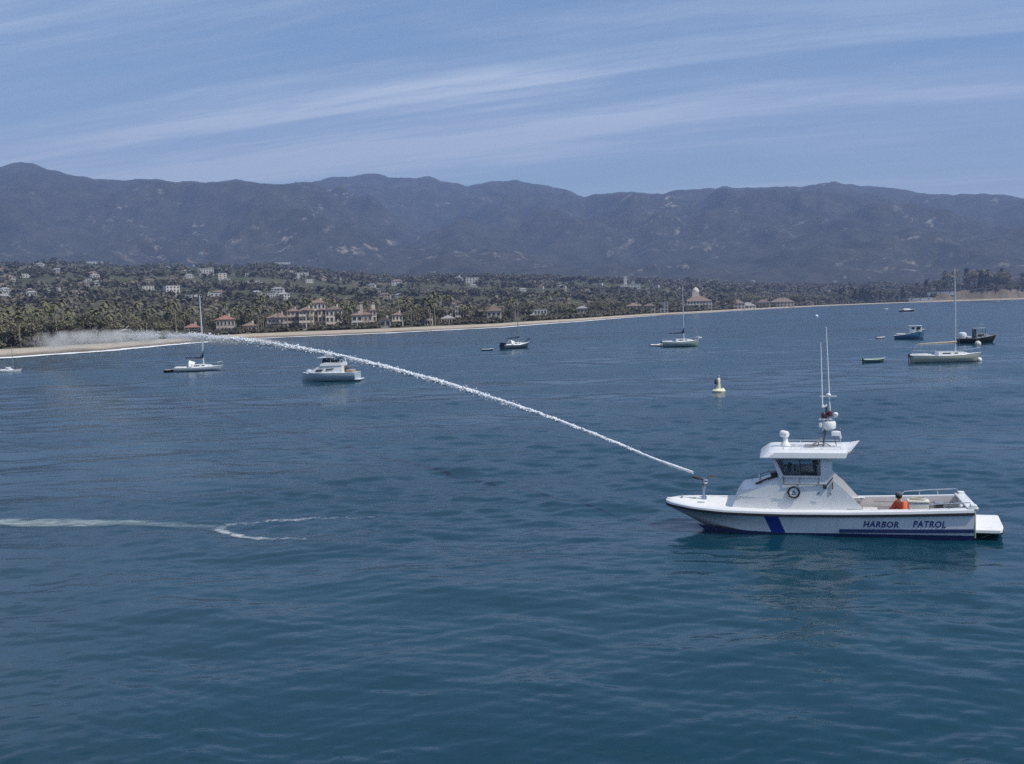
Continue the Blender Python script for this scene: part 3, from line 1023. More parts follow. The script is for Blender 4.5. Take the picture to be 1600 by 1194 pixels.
beach_building(196, 70, 12, 9, 1, w_white, r_grey, 'small white cottage deep among the palms at left', name='cottage', cat='house', nwin=2)
beach_building(910, 60, 18, 12, 2, w_tan, r_grey, 'grey roofed tan house among trees left of the white church', name='house', cat='house', nwin=3)
beach_building(990, 90, 24, 16, 2, w_pink, r_tile, 'pink house with tiled roof below the white church', name='house', cat='house', nwin=4)
beach_building(1015, 70, 20, 14, 2, w_tan, r_brown, 'brown roofed house right of the pink house below the church', name='house', cat='house', nwin=3)
beach_building(1036, 70, 18, 14, 3, w_grey, r_grey, 'grey three storey house with flat roof behind the beach', name='house', cat='house', nwin=3, flat=True)
beach_building(1091, 90, 46, 24, 3, w_cream, r_tile, 'large cream hotel with white domed tower above the trees', name='hotel', cat='hotel', nwin=9, tower=(-2.0, 6.5, 17.5, 'dome'))
beach_building(1148, 60, 34, 20, 2, w_pink, r_tile, 'pink seaside house with tiled roof left of the row of beach houses', name='house', cat='house', nwin=6)
beach_building(1168, 45, 28, 16, 1, w_cream, r_grey, 'low cream beach house right at the sand beside the pink seaside house', name='beach_house', cat='house', nwin=5)
beach_building(1192, 60, 24, 18, 2, w_white, r_brown, 'white beach house with brown roof in the row on the far sand', name='beach_house', cat='house', nwin=4)
beach_building(1222, 55, 40, 20, 2, w_tan, r_tile, 'wide tan beach house at the right end of the row on the far sand', name='beach_house', cat='house', nwin=7)
beach_building(1262, 50, 20, 16, 1, w_pink, r_brown, 'brown roofed cottage between the tan beach house and the dark woods', name='cottage', cat='house', nwin=3)
# buildings on the slope, placed where the view meets the ground
def hill_building(px, py, wpx, floors, wall, roof, label, **k):
    g = on_ground(px, py)
    if g is None: return
    w = wpx * hypot(g.x, g.y) / FPX
    return building(g.x, g.y, w, min(w * 0.6, 16), floors, wall, roof, label, z=g.z, **k)


hill_building(985, 451, 30, 2, w_white, r_grey, 'white church with a small tower on the slope above the trees', name='church', cat='church', nwin=6, tower=(-8, 5.5, 19), flat=True)
hill_building(738, 443, 20, 3, w_white, r_grey, 'bright white house with flat roof high on the middle slope', name='house', cat='house', nwin=4, flat=True)
hill_building(716, 441, 16, 2, w_white, r_grey, 'white house left of the bright flat roofed one on the middle slope', name='house', cat='house', nwin=3, tower=(2, 4, 11))
hill_building(472, 436, 20, 3, w_white, r_grey, 'bright white villa on the hill above the resort', name='villa', cat='villa', nwin=4, flat=True)
hill_building(322, 430, 22, 3, w_white, r_grey, 'big white villa with rows of windows on the left hill', name='villa', cat='villa', nwin=6, flat=True)
hill_building(348, 438, 12, 3, w_cream, r_grey, 'narrow cream house right of the big white villa on the left hill', name='house', cat='house', nwin=2, flat=True)
hill_building(148, 412, 22, 2, w_white, r_grey, 'long white house high on the left hill', name='house', cat='house', nwin=5, flat=True)
hill_building(440, 414, 26, 2, w_white, r_grey, 'long pale house on the hill crest under the mountains', name='house', cat='house', nwin=5, flat=True)
hill_building(620, 446, 16, 2, w_white, r_tile, 'white tile roofed house above the left half of the resort woods', name='house', cat='house', nwin=3)
hill_building(4, 474, 18, 2, w_cream, r_grey, 'cream house at the far left edge above the palms', name='house', cat='house', nwin=4)
hill_building(50, 468, 14, 2, w_white, r_grey, 'white house among trees near the far left above the palms', name='house', cat='house', nwin=3)
# long stepped building along the bluff
for q, (px, s_, wp) in enumerate(((1438, 36, 34), (1470, 46, 36), (1494, 52, 26))):
    lab = ('lowest long white terrace on the bluff path', 'middle long white terrace stepping up the bluff', 'upper short white terrace at the end of the bluff')[q]
    x, y = at(px, s_)
    building(x, y, wp * hypot(x, y) / FPX, 8, 1, w_white, r_grey, lab, name='bluff_terrace', cat='terrace building', group='white terraces on the bluff', flat=True, nwin=3, rz=-atan2(x, y) + 0.0, fh=3.4)

# ordinary houses scattered over the slopes: one of each kind, then copies
kinds = []
_hl = ['white hip roofed house among trees on the hillside', 'cream tile roofed house among trees on the hillside', 'pale flat roofed house among trees on the hillside', 'tan brown roofed house among trees on the hillside', 'pink tile roofed house among trees on the hillside']
hill_px = []
hr = random.Random(5)
zones = [(0, 430, 412, 470, 44), (250, 760, 420, 468, 36), (760, 1100, 428, 462, 18), (1050, 1250, 440, 458, 10), (1260, 1420, 434, 452, 6)]
for x0, x1, y0, y1, nn in zones:
    for _ in range(nn):
        hill_px.append((hr.uniform(x0, x1), y0 + (y1 - y0) * hr.random() ** 0.9))
CL0 = len(CLEAR)
protos = {}
for i, (px, py) in enumerate(hill_px):
    g = on_ground(px, py)
    if g is None or hypot(g.x, g.y) < 520: continue
    k = hr.choice([0, 0, 0, 1, 2, 2, 3, 4])
    if any(hypot(g.x - c[0], g.y - c[1]) < c[2] + 8 for c in CLEAR): continue
    if k not in protos:
        wl, rf, fl = [(w_white, r_grey, False), (w_cream, r_tile, False), (w_white, r_grey, True), (w_tan, r_brown, False), (w_pink, r_tile, False)][k]
        c = protos[k] = building(g.x, g.y, 14, 9, 2, wl, rf, _hl[k], group='houses scattered over the town hills', flat=fl, nwin=4, z=g.z, wing=(-3.5, 5, 3, 1) if k != 2 else None)
    else:
        c = copy_tree(protos[k])
        c.location = (g.x, g.y, g.z - 0.15)
        sc_ = hr.uniform(0.45, 0.85)
        c.scale = (sc_ * hr.uniform(0.9, 1.3), sc_, sc_)
        CLEAR.append((g.x, g.y, 10.0 * sc_, atan2(g.x, g.y), hypot(g.x, g.y), 14 * sc_))
    c.rotation_euler.z = -atan2(g.x, g.y) + hr.uniform(-0.4, 0.4)
    c['label'] = _hl[k].replace('on the hillside', 'on the left hill' if px < 420 else 'on the slope above the resort' if px < 760 else 'on the slope around the white church')


def blocked(x, y, r, h, margin=0.0):
    """true where a plant of radius r and height h would stand in or right in front of a building"""
    a, d = atan2(x, y), hypot(x, y)
    for cx, cy_, cr, ca, cd, cw in CLEAR:
        if hypot(x - cx, y - cy_) < cr + r * 0.6: return True
        if d < cd and cd - d < 70 and abs(a - ca) * d < cw * 0.42 + r * 0.3 + margin: return hr.random() < 0.66
    return False


# palms and broadleaf trees behind the beach
def belt(px):
    return ('in the green belt left of the white sloop with the tall mast' if px < 300 else 'between the tall masted white sloop and the resort' if px < 415 else
            'among or behind the resort buildings' if px < 650 else 'in the green belt between the resort and the white church' if px < 960 else 'near the domed hotel and the far beach houses')


n_p = 0
tr = random.Random(23)
GP, GB, GC = 'palms behind the beach', 'broadleaf trees behind the beach', 'dark trees on the bluff'
for i in range(420):
    if n_p >= 135: break
    px = tr.uniform(-60, 700) if tr.random() < 0.85 else tr.uniform(700, 1130)
    s = 38 + 85 * tr.random()
    x, y = at(px, s)
    if blocked(x, y, 1.5, 10): continue
    far = hypot(x, y) > 480
    plant(PALM[tr.randrange(4)], x, y, tr.uniform(0.85, 1.1) * (1.15 if far else 0.95), 'tall thin palm ' + belt(px), GP, 'palm_tree', 'palm')
    n_p += 1
n_b = 0
for i in range(900):
    if n_b >= 190: break
    px = tr.uniform(-70, 1290)
    s = 45 + 125 * tr.random() ** 1.2
    x, y = at(px, s)
    if blocked(x, y, 3.5, 8): continue
    d = hypot(x, y)
    sc_ = tr.uniform(0.75, 1.15) * (1.0 if d < 500 else min(1.7, 1.0 + (d - 500) / 1000))
    plant(BROAD[tr.randrange(6)], x, y, sc_, 'rounded broadleaf tree ' + belt(px), GB, 'broadleaf_tree', 'tree', sc_ * tr.uniform(0.8, 1.05))
    n_b += 1
n_c = 0
for i in range(300):
    if n_c >= 75: break
    px = tr.uniform(1290, 1680)
    s = 42 + 190 * tr.random()
    if 1415 < px < 1520 and s < 85: continue
    x, y = at(px, s)
    if blocked(x, y, 4, 12, 3): continue
    big = np.interp(px, [1290, 1330, 1400, 1450, 1480, 1530, 1570, 1640], [1.4, 1.9, 1.9, 2.6, 3.4, 3.4, 2.7, 2.2])
    if tr.random() < 0.55: plant(BROAD[tr.randrange(6)], x, y, float(big) * tr.uniform(0.9, 1.3), 'dense dark tree ' + ('in the low woods left of the white terraces' if px < 1430 else 'in the tall woods above the bluff'), GC, 'dark_tree', 'tree')
    else: plant(CYPR[tr.randrange(3)], x, y, float(big) * tr.uniform(0.75, 1.05), 'dark upright conifer ' + ('in the low woods left of the white terraces' if px < 1430 else 'in the tall woods above the bluff'), 'conifers on the bluff', 'conifer_tree', 'tree')
    n_c += 1

# the wooded slopes further off: one mass of small crowns on the ground
wg = np.random.default_rng(77)
nT = 11500
aT = wg.uniform(-0.56, 0.56, nT)
dS = shore(aT)
rT = (dS + 120) * ((2700.0 / (dS + 120)) ** (wg.random(nT) ** 0.85))
zT, sT, mT = terrain(aT, rT)
xT, yT = rT * np.sin(aT), rT * np.cos(aT)
grove = fbm(xT / 170, yT / 170, 3, 95)
keep = (grove > 0.44) | (wg.random(nT) < 0.10)
keep &= (sT > 150) | (wg.random(nT) < 0.5)
cA = np.array([(c[0], c[1], c[2], c[5]) for c in CLEAR])
dd = np.hypot(xT[:, None] - cA[None, :, 0], yT[:, None] - cA[None, :, 1])
near = (dd < cA[None, :, 2] + 3).any(1)
ca, cd = np.arctan2(cA[:, 0], cA[:, 1]), np.hypot(cA[:, 0], cA[:, 1])
front = ((cd[None] < 900) & (np.abs(aT[:, None] - ca[None]) * rT[:, None] < cA[None, :, 3] * 0.5 + 2) & (rT[:, None] < cd[None]) & (cd[None] - rT[:, None] < 70)).any(1)
keep &= ~near & ~(front & (wg.random(nT) < 0.9))
xT, yT, zT, rT, aT = xT[keep], yT[keep], zT[keep], rT[keep], aT[keep]
m = len(xT)
cvs = []
for i in range(8):
    g = random.Random(700 + i)
    ce = [(g.uniform(-1.6, 1.6), g.uniform(-1.6, 1.6), g.uniform(1.8, 5.2)) for _ in range(6)]
    cvs.append(leaf_cloud(ce, [g.uniform(1.2, 2.1) for _ in ce], 36, 1.12, 800 + i, 0.9)[0])
cvs = np.stack(cvs)
vi = wg.integers(0, 8, m)
B = cvs[vi]
ang = wg.uniform(0, 2 * pi, m)
ca_, sa_ = np.cos(ang)[:, None], np.sin(ang)[:, None]
sc_ = (wg.uniform(0.7, 1.5, m) * np.clip(0.8 + rT / 3000, 0.9, 1.8))[:, None]
Bx = (B[..., 0] * ca_ - B[..., 1] * sa_) * sc_ * 1.25 + xT[:, None]
By = (B[..., 0] * sa_ + B[..., 1] * ca_) * sc_ * 1.25 + yT[:, None]
Bz = B[..., 2] * sc_ + zT[:, None] - 0.8
VV = np.stack([Bx, By, Bz], -1).reshape(-1, 3)
wood_leaf = leaf_mat('hillside_foliage', (0.085, 0.083, 0.062), (0.26, 0.225, 0.165))
wn = wood_leaf.node_tree
pm = [n for n in wn.nodes if n.type == 'TEX_NOISE'][0]
ta = N(wn, 'ShaderNodeAttribute', attribute_name='tree_tint').outputs['Fac']
for l_ in list(pm.outputs[0].links):
    wn.links.new(ta, l_.to_socket)
for n_ in wn.nodes:
    if n_.type == 'OBJECT_INFO':
        for l_ in list(n_.outputs['Random'].links):
            l_.to_socket.default_value = 0.0
            wn.links.remove(l_)
wl = link_mesh('woodland', np_mesh('woodland', VV, np.arange(len(VV)).reshape(-1, 4), wood_leaf, False, {'tree_tint': np.repeat(np.clip(wg.random(m) ** 1.6 * 1.5 + 0.9 * (fbm(xT / 300, yT / 300, 3, 99) - 0.5), 0, 2), VV.shape[0] // m)}))
tag(wl, 'mass of trees covering the town hills below the mountains', kind='stuff')

# hedge and shrubs along the back of the beach
nS = 2600
aS = wg.uniform(-0.56, 0.55, nS)
sS = 36 + 34 * wg.random(nS) ** 1.5
rS = shore(aS) + sS
zS = terrain(aS, rS)[0]
gv = fbm(aS * 90, sS * 0.03, 3, 97)
kp = (gv > 0.47) | (aS > CL_A1 - 0.01)
xS, yS, zS, rS = (rS * np.sin(aS))[kp], (rS * np.cos(aS))[kp], zS[kp], rS[kp]
m = len(xS)
B = cvs[wg.integers(0, 8, m)]
sc_ = (wg.uniform(0.28, 0.55, m) * np.clip(rS / 450, 0.8, 2.2))[:, None]
VV = np.stack([B[..., 0] * sc_ * 1.4 + xS[:, None], B[..., 1] * sc_ * 1.4 + yS[:, None], (B[..., 2] - 0.9) * sc_ + zS[:, None]], -1).reshape(-1, 3)
ub = link_mesh('undergrowth', np_mesh('undergrowth', VV, np.arange(len(VV)).reshape(-1, 4), wood_leaf, False, {'tree_tint': np.repeat(wg.random(m) * 0.9, VV.shape[0] // m)}))
tag(ub, 'low shrubs along the back edge of the beach', kind='stuff')

# pale road cut across the left hill
rp_ = [on_ground(px, py) for px, py in [(60, 470), (85, 467), (130, 464), (175, 461), (230, 460), (280, 457), (330, 452), (370, 448), (405, 446)]]
rp_ = [p for p in rp_ if p is not None and p.xy.length < 2000]
mb = MB()
if len(rp_) > 3:
    a0, a1 = atan2(rp_[0].x, rp_[0].y), atan2(rp_[-1].x, rp_[-1].y)
    AAr = [atan2(p.x, p.y) for p in rp_]
    RRr = [p.xy.length for p in rp_]
    rings = []
    for a in np.linspace(a0, a1, 80):
        r = float(np.interp(a, AAr, RRr))
        row = []
        for q in (-7, -2.5, 2.5, 7):
            zq = float(terrain(np.array([a]), np.array([r + q]))[0][0])
            row.append(((r + q) * sin(a), (r + q) * cos(a), zq + 0.5))
        rings.append(row)
    mb.loft(rings)
    tag(mb.build('road', mat('road_cut', (0.30, 0.25, 0.20), 0.9, var=0.2, scale=0.05), None, 60), 'pale road cut running across the left hill', kind='structure')

# ------------------------------------------------------------------ harbour patrol boat (x forward, y to port, z up, origin at stern centre on the water)
PB = empty('patrol_boat', (15.28, 34.27, 0.0), radians(165),
           'white harbour patrol boat with blue diagonal stripe shooting a water jet', 'patrol boat')


def sheer_z(x):
    return float(np.interp(x, [-0.2, 0, 2, 4, 6, 8, 9, 9.7, 10.15], [0.93, 0.92, 0.84, 0.78, 0.75, 0.76, 0.80, 0.84, 0.84]))


def sheer_y(x):
    if x <= 4.5: return 1.40 + 0.08 * sin(pi * max(0, x) / 9.0)
    u = (x - 4.5) / 5.65
    return 1.48 * max(0.0, 1 - u ** 4.0) ** 0.56


def stem_z(x):
    return float(np.interp(x, [7.6, 8.3, 8.7, 8.95, 9.3, 9.65, 9.95, 10.1], [-0.5, -0.22, 0.0, 0.13, 0.33, 0.50, 0.64, 0.74]))


def chine(x):
    """half-breadth and height of the chine"""
    z = float(np.interp(x, [0, 4, 6, 7.5, 8.5, 9.5, 10.1], [-0.06, -0.02, 0.04, 0.14, 0.26, 0.52, 0.75]))
    y = sheer_y(x) * float(np.interp(x, [0, 4, 6, 7.5, 8.5, 9.5, 10.1], [0.95, 0.94, 0.90, 0.76, 0.52, 0.28, 0.15]))
    return y, z


def boot_z(x):
    return float(np.interp(x, [0, 4.2, 6, 7.5, 8.3, 8.8, 9.2], [0.19, 0.165, 0.12, 0.12, 0.15, 0.16, 0.16]))


def hull_section(x, n=7):
    """port side points from the sheer down to the keel"""
    zs, ys = sheer_z(x), sheer_y(x)
    cyy, cz = chine(x)
    kz = max(-0.55, stem_z(x)) if x > 7.6 else -0.55
    cz = max(cz, kz + 0.02)
    pts = []
    for i in range(n):
        t = i / (n - 1)
        flare = 0.10 * sin(pi * t) * float(np.interp(x, [5, 8.5, 10], [0.0, 1.0, 0.3]))
        pts.append((ys + (cyy - ys) * t - flare * ys, zs + (cz - zs) * t))
    for i in range(1, 4):
        t = i / 3
        pts.append((cyy * (1 - t), cz + (kz - cz) * t))
    return pts


def hull_y(x, z):
    p = hull_section(x)
    zs_, ys_ = [q[1] for q in p[:7]][::-1], [q[0] for q in p[:7]][::-1]
    return float(np.interp(z, zs_, ys_))


hx = list(np.linspace(0, 7.5, 16)) + list(np.linspace(7.8, 10.05, 13)) + [10.1]
mb = MB()
for s in (1, -1):
    mb.loft([[(x, s * y, z) for y, z in hull_section(x)] for x in hx])
e0 = hull_section(0)
mb.add([(0, y, z) for y, z in e0] + [(0, -y, z) for y, z in e0[::-1]], [tuple(range(2 * len(e0)))])
hull = mb.build('hull', hull_white, PB, 35)


def hull_patch(name, m, fx0, fx1, fz0, fz1, nx, nz, sides=(1, -1), off=0.006):
    """sheet that follows the topsides; x between two lines, z between two curves"""
    mb = MB()
    for s in sides:
        rings = []
        for i in range(nx + 1):
            ring = []
            for k in range(nz + 1):
                w = k / nz
                x = fx0(w) + (fx1(w) - fx0(w)) * i / nx
                z = fz0(x) + (fz1(x) - fz0(x)) * w
                ring.append((x, s * (hull_y(x, z) + off), z))
            rings.append(ring)
        mb.loft(rings)
    return mb.build(name, m, PB)


hull_patch('boot_stripe', navy_paint, lambda w: 0.0, lambda w: 9.0, lambda x: max(-0.3, stem_z(x) if x > 8.6 else -0.3), boot_z, 40, 3)
hull_patch('blue_stripe', blue_decal, lambda w: 6.42 + 0.24 * w, lambda w: 5.95 + 0.24 * w, boot_z, lambda x: sheer_z(x) - 0.06, 4, 6, off=0.010)
mb = MB()
for s in (1, -1):
    pa = [(x, s * (hull_y(x, z) + 0.03), z) for x, z in [(4.2, 0.255), (3, 0.28), (1.5, 0.31), (0.02, 0.345)]]
    mb.loft([[(p[0], p[1] + s * 0.035, p[2] - 0.05), (p[0], p[1] + s * 0.035, p[2] + 0.05), (p[0], p[1] - s * 0.06, p[2] + 0.07), (p[0], p[1] - s * 0.06, p[2] - 0.07)] for p in pa], True, True)
mb.build('side_strake', navy_paint, PB)

rail_x = list(np.linspace(0.0, 9.0, 28)) + list(np.linspace(9.1, 10.1, 14)) + [10.14]
port = [(x, sheer_y(x) + 0.02, sheer_z(x)) for x in rail_x]
full = port + [(x, -y, z) for x, y, z in port[::-1]]
mb = MB()
mb.loft([[(x, y * 1.0 + (0.035 if y > 0 else -0.035), z - 0.045), (x, y + (0.035 if y > 0 else -0.035), z + 0.035), (x, y * 0.97, z + 0.035), (x, y * 0.97, z - 0.045)] for x, y, z in full], True, True)
mb.build('rub_rail', black_rubber, PB)


def cap_ring(x, s, wid=0.27, h=0.15):
    y, z = sheer_y(x), sheer_z(x)
    yi = max(0.0, y - wid)
    zt = z + h * float(np.interp(x, [0, 8, 10.1], [1.0, 0.85, 0.8]))
    return [(x, s * y, z + 0.03), (x, s * (y - 0.012), zt - 0.03), (x, s * max(0, y - 0.05), zt), (x, s * yi, zt + 0.004), (x, s * yi, z - 0.05)]


for s in (1, -1):
    MB().loft([cap_ring(x, s) for x in rail_x], False).build('gunwale', gel_white, PB, 30)


def deck_top(x): return sheer_z(x) + 0.15 * float(np.interp(x, [0, 8, 10.1], [1.0, 0.85, 0.8]))


# foredeck and side decks, slightly cambered
mb = MB()
dx = list(np.linspace(6.0, 9.0, 12)) + list(np.linspace(9.15, 10.1, 9))
mb.loft([[(x, (sheer_y(x) - 0.24 if sheer_y(x) > 0.26 else 0.02) * k, deck_top(x) - 0.015 + 0.08 * (1 - k * k)) for k in np.linspace(-1, 1, 9)] for x in dx])
mb.build('foredeck', deck_white, PB, 60)
mb = MB()
for s in (1, -1):
    mb.loft([[(x, s * (sheer_y(x) - 0.24), deck_top(x) - 0.01), (x, s * 1.0, deck_top(x) - 0.005)] for x in np.linspace(3.2, 6.1, 8)])
mb.build('side_deck', deck_white, PB)


# cockpit: sole, liner walls, transom
CP0, CP1 = 0.12, 3.6
mb = MB()
mb.add([(CP0, -1.2, 0.22), (CP1 + 2.4, -1.2, 0.22), (CP1 + 2.4, 1.2, 0.22), (CP0, 1.2, 0.22)], [(0, 1, 2, 3)])
mb.build('cockpit_sole', cream_white, PB)
mb = MB()
for s in (1, -1):
    mb.loft([[(x, s * (sheer_y(x) - 0.27), sheer_z(x) + 0.12), (x, s * (sheer_y(x) - 0.30), 0.22), (x, s * (sheer_y(x) - 0.26), 0.22), (x, s * (sheer_y(x) - 0.24), sheer_z(x) + 0.12)] for x in np.linspace(CP0, CP1, 8)], True, True)
mb.build('cockpit_liner', cream_white, PB)
mb = MB()
mb.box((0.05, 0, 0.60), (0.14, 2.66, 0.82), bev=0.02)
mb.box((0.03, 0, 1.075), (0.34, 2.74, 0.07), bev=0.025)
mb.box((0.0, 1.22, 1.13), (0.2, 0.26, 0.12), bev=0.03)
mb.box((0.0, -1.22, 1.13), (0.2, 0.26, 0.12), bev=0.03)
mb.build('transom', gel_white, PB)
mb = MB()
for s in (1, -1):
    MB().box((-0.03, s * 1.30, 0.55), (0.05, 0.16, 0.9), bev=0.02).build('transom_corner', mat('algae_trim', (0.45, 0.5, 0.36), 0.6), PB)
# swim platform
out = [(-0.0, 1.28), (-0.80, 1.28), (-0.87, 1.22), (-1.0, 0.7), (-1.07, 0), (-1.14, -0.7), (-1.19, -1.20), (-1.12, -1.28), (-0.0, -1.28)]
mb = MB()
n = len(out)
mb.add([(x, y, 0.27) for x, y in out] + [(x, y, 0.36) for x, y in out], [tuple(range(n)), tuple(range(n, 2 * n))] + [(i, (i + 1) % n, (i + 1) % n + n, i + n) for i in range(n)])
plat = mb.build('swim_platform', deck_white, PB)
MB().loft([[(x, y, 0.235), (x * 1.012, y * 1.008, 0.235), (x * 1.012, y * 1.008, 0.285), (x, y, 0.285)] for x, y in out[1:-1]], True, True).build('edge_strip', black_rubber, plat)
mb = MB()
for y in (-0.8, 0.8):
    mb.tube([(-0.95, y, 0.24), (-0.02, y, -0.1)], 0.03, 6)
mb.build('bracket', steel, plat)


# ---- cabin
def cab_y(x): return 1.15 - 0.20 * max(0, (x - 5.9) / 1.9) ** 1.6


def side_panel(s):
    mb = MB()
    yo, yi = (lambda x: s * cab_y(x)), (lambda x: s * (cab_y(x) - 0.05))
    low = [(7.80, 0.78), (7.70, 1.0), (7.55, 1.30), (7.45, 1.46), (7.35, 1.53), (7.15, 1.56), (6.83, 1.60), (6.45, 1.735), (6.08, 1.87), (6.0, 2.08), (5.4, 2.08), (4.4, 2.08), (4.38, 1.95), (4.25, 1.82), (3.9, 1.50), (3.55, 1.10), (3.28, 0.80), (5.0, 0.74), (6.5, 0.72)]
    mb.prism(low, yo, yi)
    mb.prism([(4.78, 2.08), (4.78, 2.66), (4.40, 2.66), (4.40, 2.08)], yo, yi)
    mb.prism([(6.0, 2.08), (6.09, 1.88), (6.40, 2.66), (6.29, 2.66), (6.25, 2.60)], yo, yi)
    mb.prism([(6.23, 2.615), (6.25, 2.66), (4.78, 2.66), (4.78, 2.615)], yo, yi)
    return mb.build('cabin_side', gel_white, PB, 25)


for s in (1, -1):
    sp_ = side_panel(s)
    g = MB().prism([(5.98, 2.075), (6.24, 2.62), (4.775, 2.62), (4.775, 2.075)], s * 1.118, s * 1.108).build('window', tint_glass, PB)
    mb = MB()
    fr = [(5.98, 2.085), (6.23, 2.61), (4.79, 2.61), (4.79, 2.085), (5.98, 2.085)]
    mb.tube([(x, s * 1.155, z) for x, z in fr], 0.016, 6)
    mb.tube([(5.42, s * 1.125, 2.08), (5.45, s * 1.125, 2.61)], 0.014, 6)
    mb.build('window_frame', dark_grey, g)
    # sliding storage rail below the window
    mb = MB()
    mb.tube([(5.98, s * 1.175, 2.00), (4.82, s * 1.175, 2.00)], 0.013, 6)
    mb.tube([(5.98, s * 1.175, 1.78), (4.62, s * 1.175, 1.78)], 0.018, 6)
    for x in (5.97, 5.45, 4.83):
        mb.tube([(x, s * 1.165, 1.78), (x, s * 1.165, 2.02)], 0.014, 6)
    mb.build('hand_rail', mid_grey, PB)
    mb = MB()
    mb.tube([(4.62, s * 1.19, 1.72), (4.38, s * 1.19, 2.02)], 0.02, 6)
    mb.box((4.64, s * 1.19, 1.70), (0.12, 0.08, 0.14), bev=0.02)
    mb.tube([(4.40, s * 1.18, 1.62), (4.40, s * 1.18, 1.86)], 0.02, 6)
    mb.build('grab_handle', dark_grey, PB)
    # black bumper ring emblem with a pale shield in it
    em = MB().torus((5.66, s * 1.165, 1.49), 0.19, 0.033, 8, 8).build('emblem', black_rubber, PB, 20)
    MB().lathe([(0.17, s * 1.152), (0.17, s * 1.166)], (5.66, 0, 1.49), 16, 'y').build('emblem_disc', gel_white, em)
    mb = MB()
    mb.prism([(5.66, 1.58), (5.60, 1.44), (5.62, 1.44), (5.66, 1.54), (5.70, 1.44), (5.72, 1.44)], s * 1.166, s * 1.172)
    mb.prism([(5.74, 1.435), (5.58, 1.435), (5.60, 1.41), (5.72, 1.41)], s * 1.166, s * 1.172)
    mb.prism([(5.69, 1.49), (5.63, 1.49), (5.63, 1.475), (5.69, 1.475)], s * 1.166, s * 1.172)
    mb.build('emblem_mark', dark_grey, em, 0)
    mb = MB()
    for x in (4.86, 4.46):
        mb.lathe([(0.035, s * 1.15), (0.035, s * 1.165), (0.018, s * 1.17)], (x, 0, 1.47), 10, 'y')
    mb.build('vent', mid_grey, PB)
    mb = MB()
    mb.tube([(6.02, s * 1.16, 2.05), (6.0, s * 1.16, 1.93), (5.98, s * 1.155, 1.8)], 0.012, 5)
    mb.tube([(3.95, s * 1.158, 0.93), (3.45, s * 1.158, 0.93)], 0.008, 5)
    mb.build('cable', mid_grey, PB)
# front of the trunk, trunk top, windshield
prof = [(7.80, 0.80), (7.70, 1.0), (7.55, 1.30), (7.45, 1.46), (7.35, 1.53), (7.15, 1.56), (6.83, 1.60), (6.45, 1.735), (6.08, 1.87)]
MB().loft([[(x, cab_y(x) * k, z + 0.03 * (1 - k * k)) for k in np.linspace(-1, 1, 7)] for x, z in prof]).build('trunk_cabin', gel_white, PB, 50)
mb = MB()
for k0, k1 in ((-1, -0.92), (-0.36, -0.30), (0.30, 0.36), (0.92, 1)):
    mb.loft([[(6.08, 1.13 * k0, 1.88), (6.08, 1.13 * k1, 1.88), (6.02, 1.13 * k1, 1.88), (6.02, 1.13 * k0, 1.88)],
             [(6.40, 1.13 * k0, 2.66), (6.40, 1.13 * k1, 2.66), (6.34, 1.13 * k1, 2.66), (6.34, 1.13 * k0, 2.66)]], True, True)
mb.build('windshield_frame', gel_white, PB)
for k0, k1 in ((-0.92, -0.36), (-0.30, 0.30), (0.36, 0.92)):
    MB().loft([[(6.06, 1.13 * k0, 1.885), (6.06, 1.13 * k1, 1.885)], [(6.375, 1.13 * k0, 2.655), (6.375, 1.13 * k1, 2.655)]]).build('windshield', tint_glass, PB)
mb = MB()
for y in (-0.7, 0.05, 0.75):
    mb.tube([(6.10, y, 1.9), (6.25, y + 0.22, 2.25), (6.33, y + 0.3, 2.45)], 0.01, 5)
mb.build('wiper', black_rubber, PB)
# bits on the trunk top
tt = MB().box((6.75, 0.0, 1.66), (0.52, 0.6, 0.05), (0, 0.32, 0), 0.015).build('deck_hatch', gel_white, PB)
mb = MB()
mb.tube([(7.1, -0.55, 1.58), (7.1, -0.55, 1.74), (6.5, -0.55, 1.93), (6.3, -0.55, 1.86)], 0.014, 6)
mb.tube([(6.8, -0.55, 1.62), (6.8, -0.55, 1.83)], 0.012, 6)
mb.build('trunk_rail', gunmetal, PB)
mb = MB()
mb.tube([(6.83, -0.2, 1.62), (6.83, -0.2, 1.80)], 0.02, 6)
mb.ball((6.83, -0.2, 1.83), 0.05)
mb.build('deck_light', gel_white, PB)
mb = MB()
mb.tube([(6.95, 0.35, 1.62), (6.5, 0.2, 1.80), (6.22, 0.1, 1.86)], 0.04, 6)
mb.box((6.3, -0.3, 1.90), (0.3, 0.5, 0.14), (0, 0.3, 0), 0.04)
mb.build('stowed_gear', dark_grey, PB)

# wheelhouse inside
mb = MB()
mb.box((5.55, 0, 1.35), (0.9, 2.1, 0.06))
mb.box((5.85, 0, 1.72), (0.34, 2.08, 0.62), (0, -0.15, 0), 0.05)
mb.box((4.55, 0.0, 1.0), (0.2, 2.1, 0.7))
mb.build('helm_console', mat('console_grey', (0.42, 0.43, 0.44), 0.5), PB)
for y in (0.5, -0.45):
    st = MB().box((5.15, y, 1.86), (0.5, 0.5, 0.12), bev=0.05)
    st.box((4.93, y, 2.15), (0.12, 0.46, 0.55), (0, 0.12, 0), 0.05)
    st.box((4.90, y, 2.44), (0.10, 0.3, 0.14), (0, 0.1, 0), 0.04)
    st.tube([(5.12, y, 1.3), (5.12, y, 1.82)], 0.06, 8)
    st.build('helm_seat', dark_cloth, PB)
mb = MB().torus((0, 0, 0), 0.2, 0.018, 18, 6)
wheel = mb.build('steering_wheel', black_rubber, PB)
wheel.location = (5.62, 0.5, 2.12)
wheel.rotation_euler = (0, 0.4, radians(90))
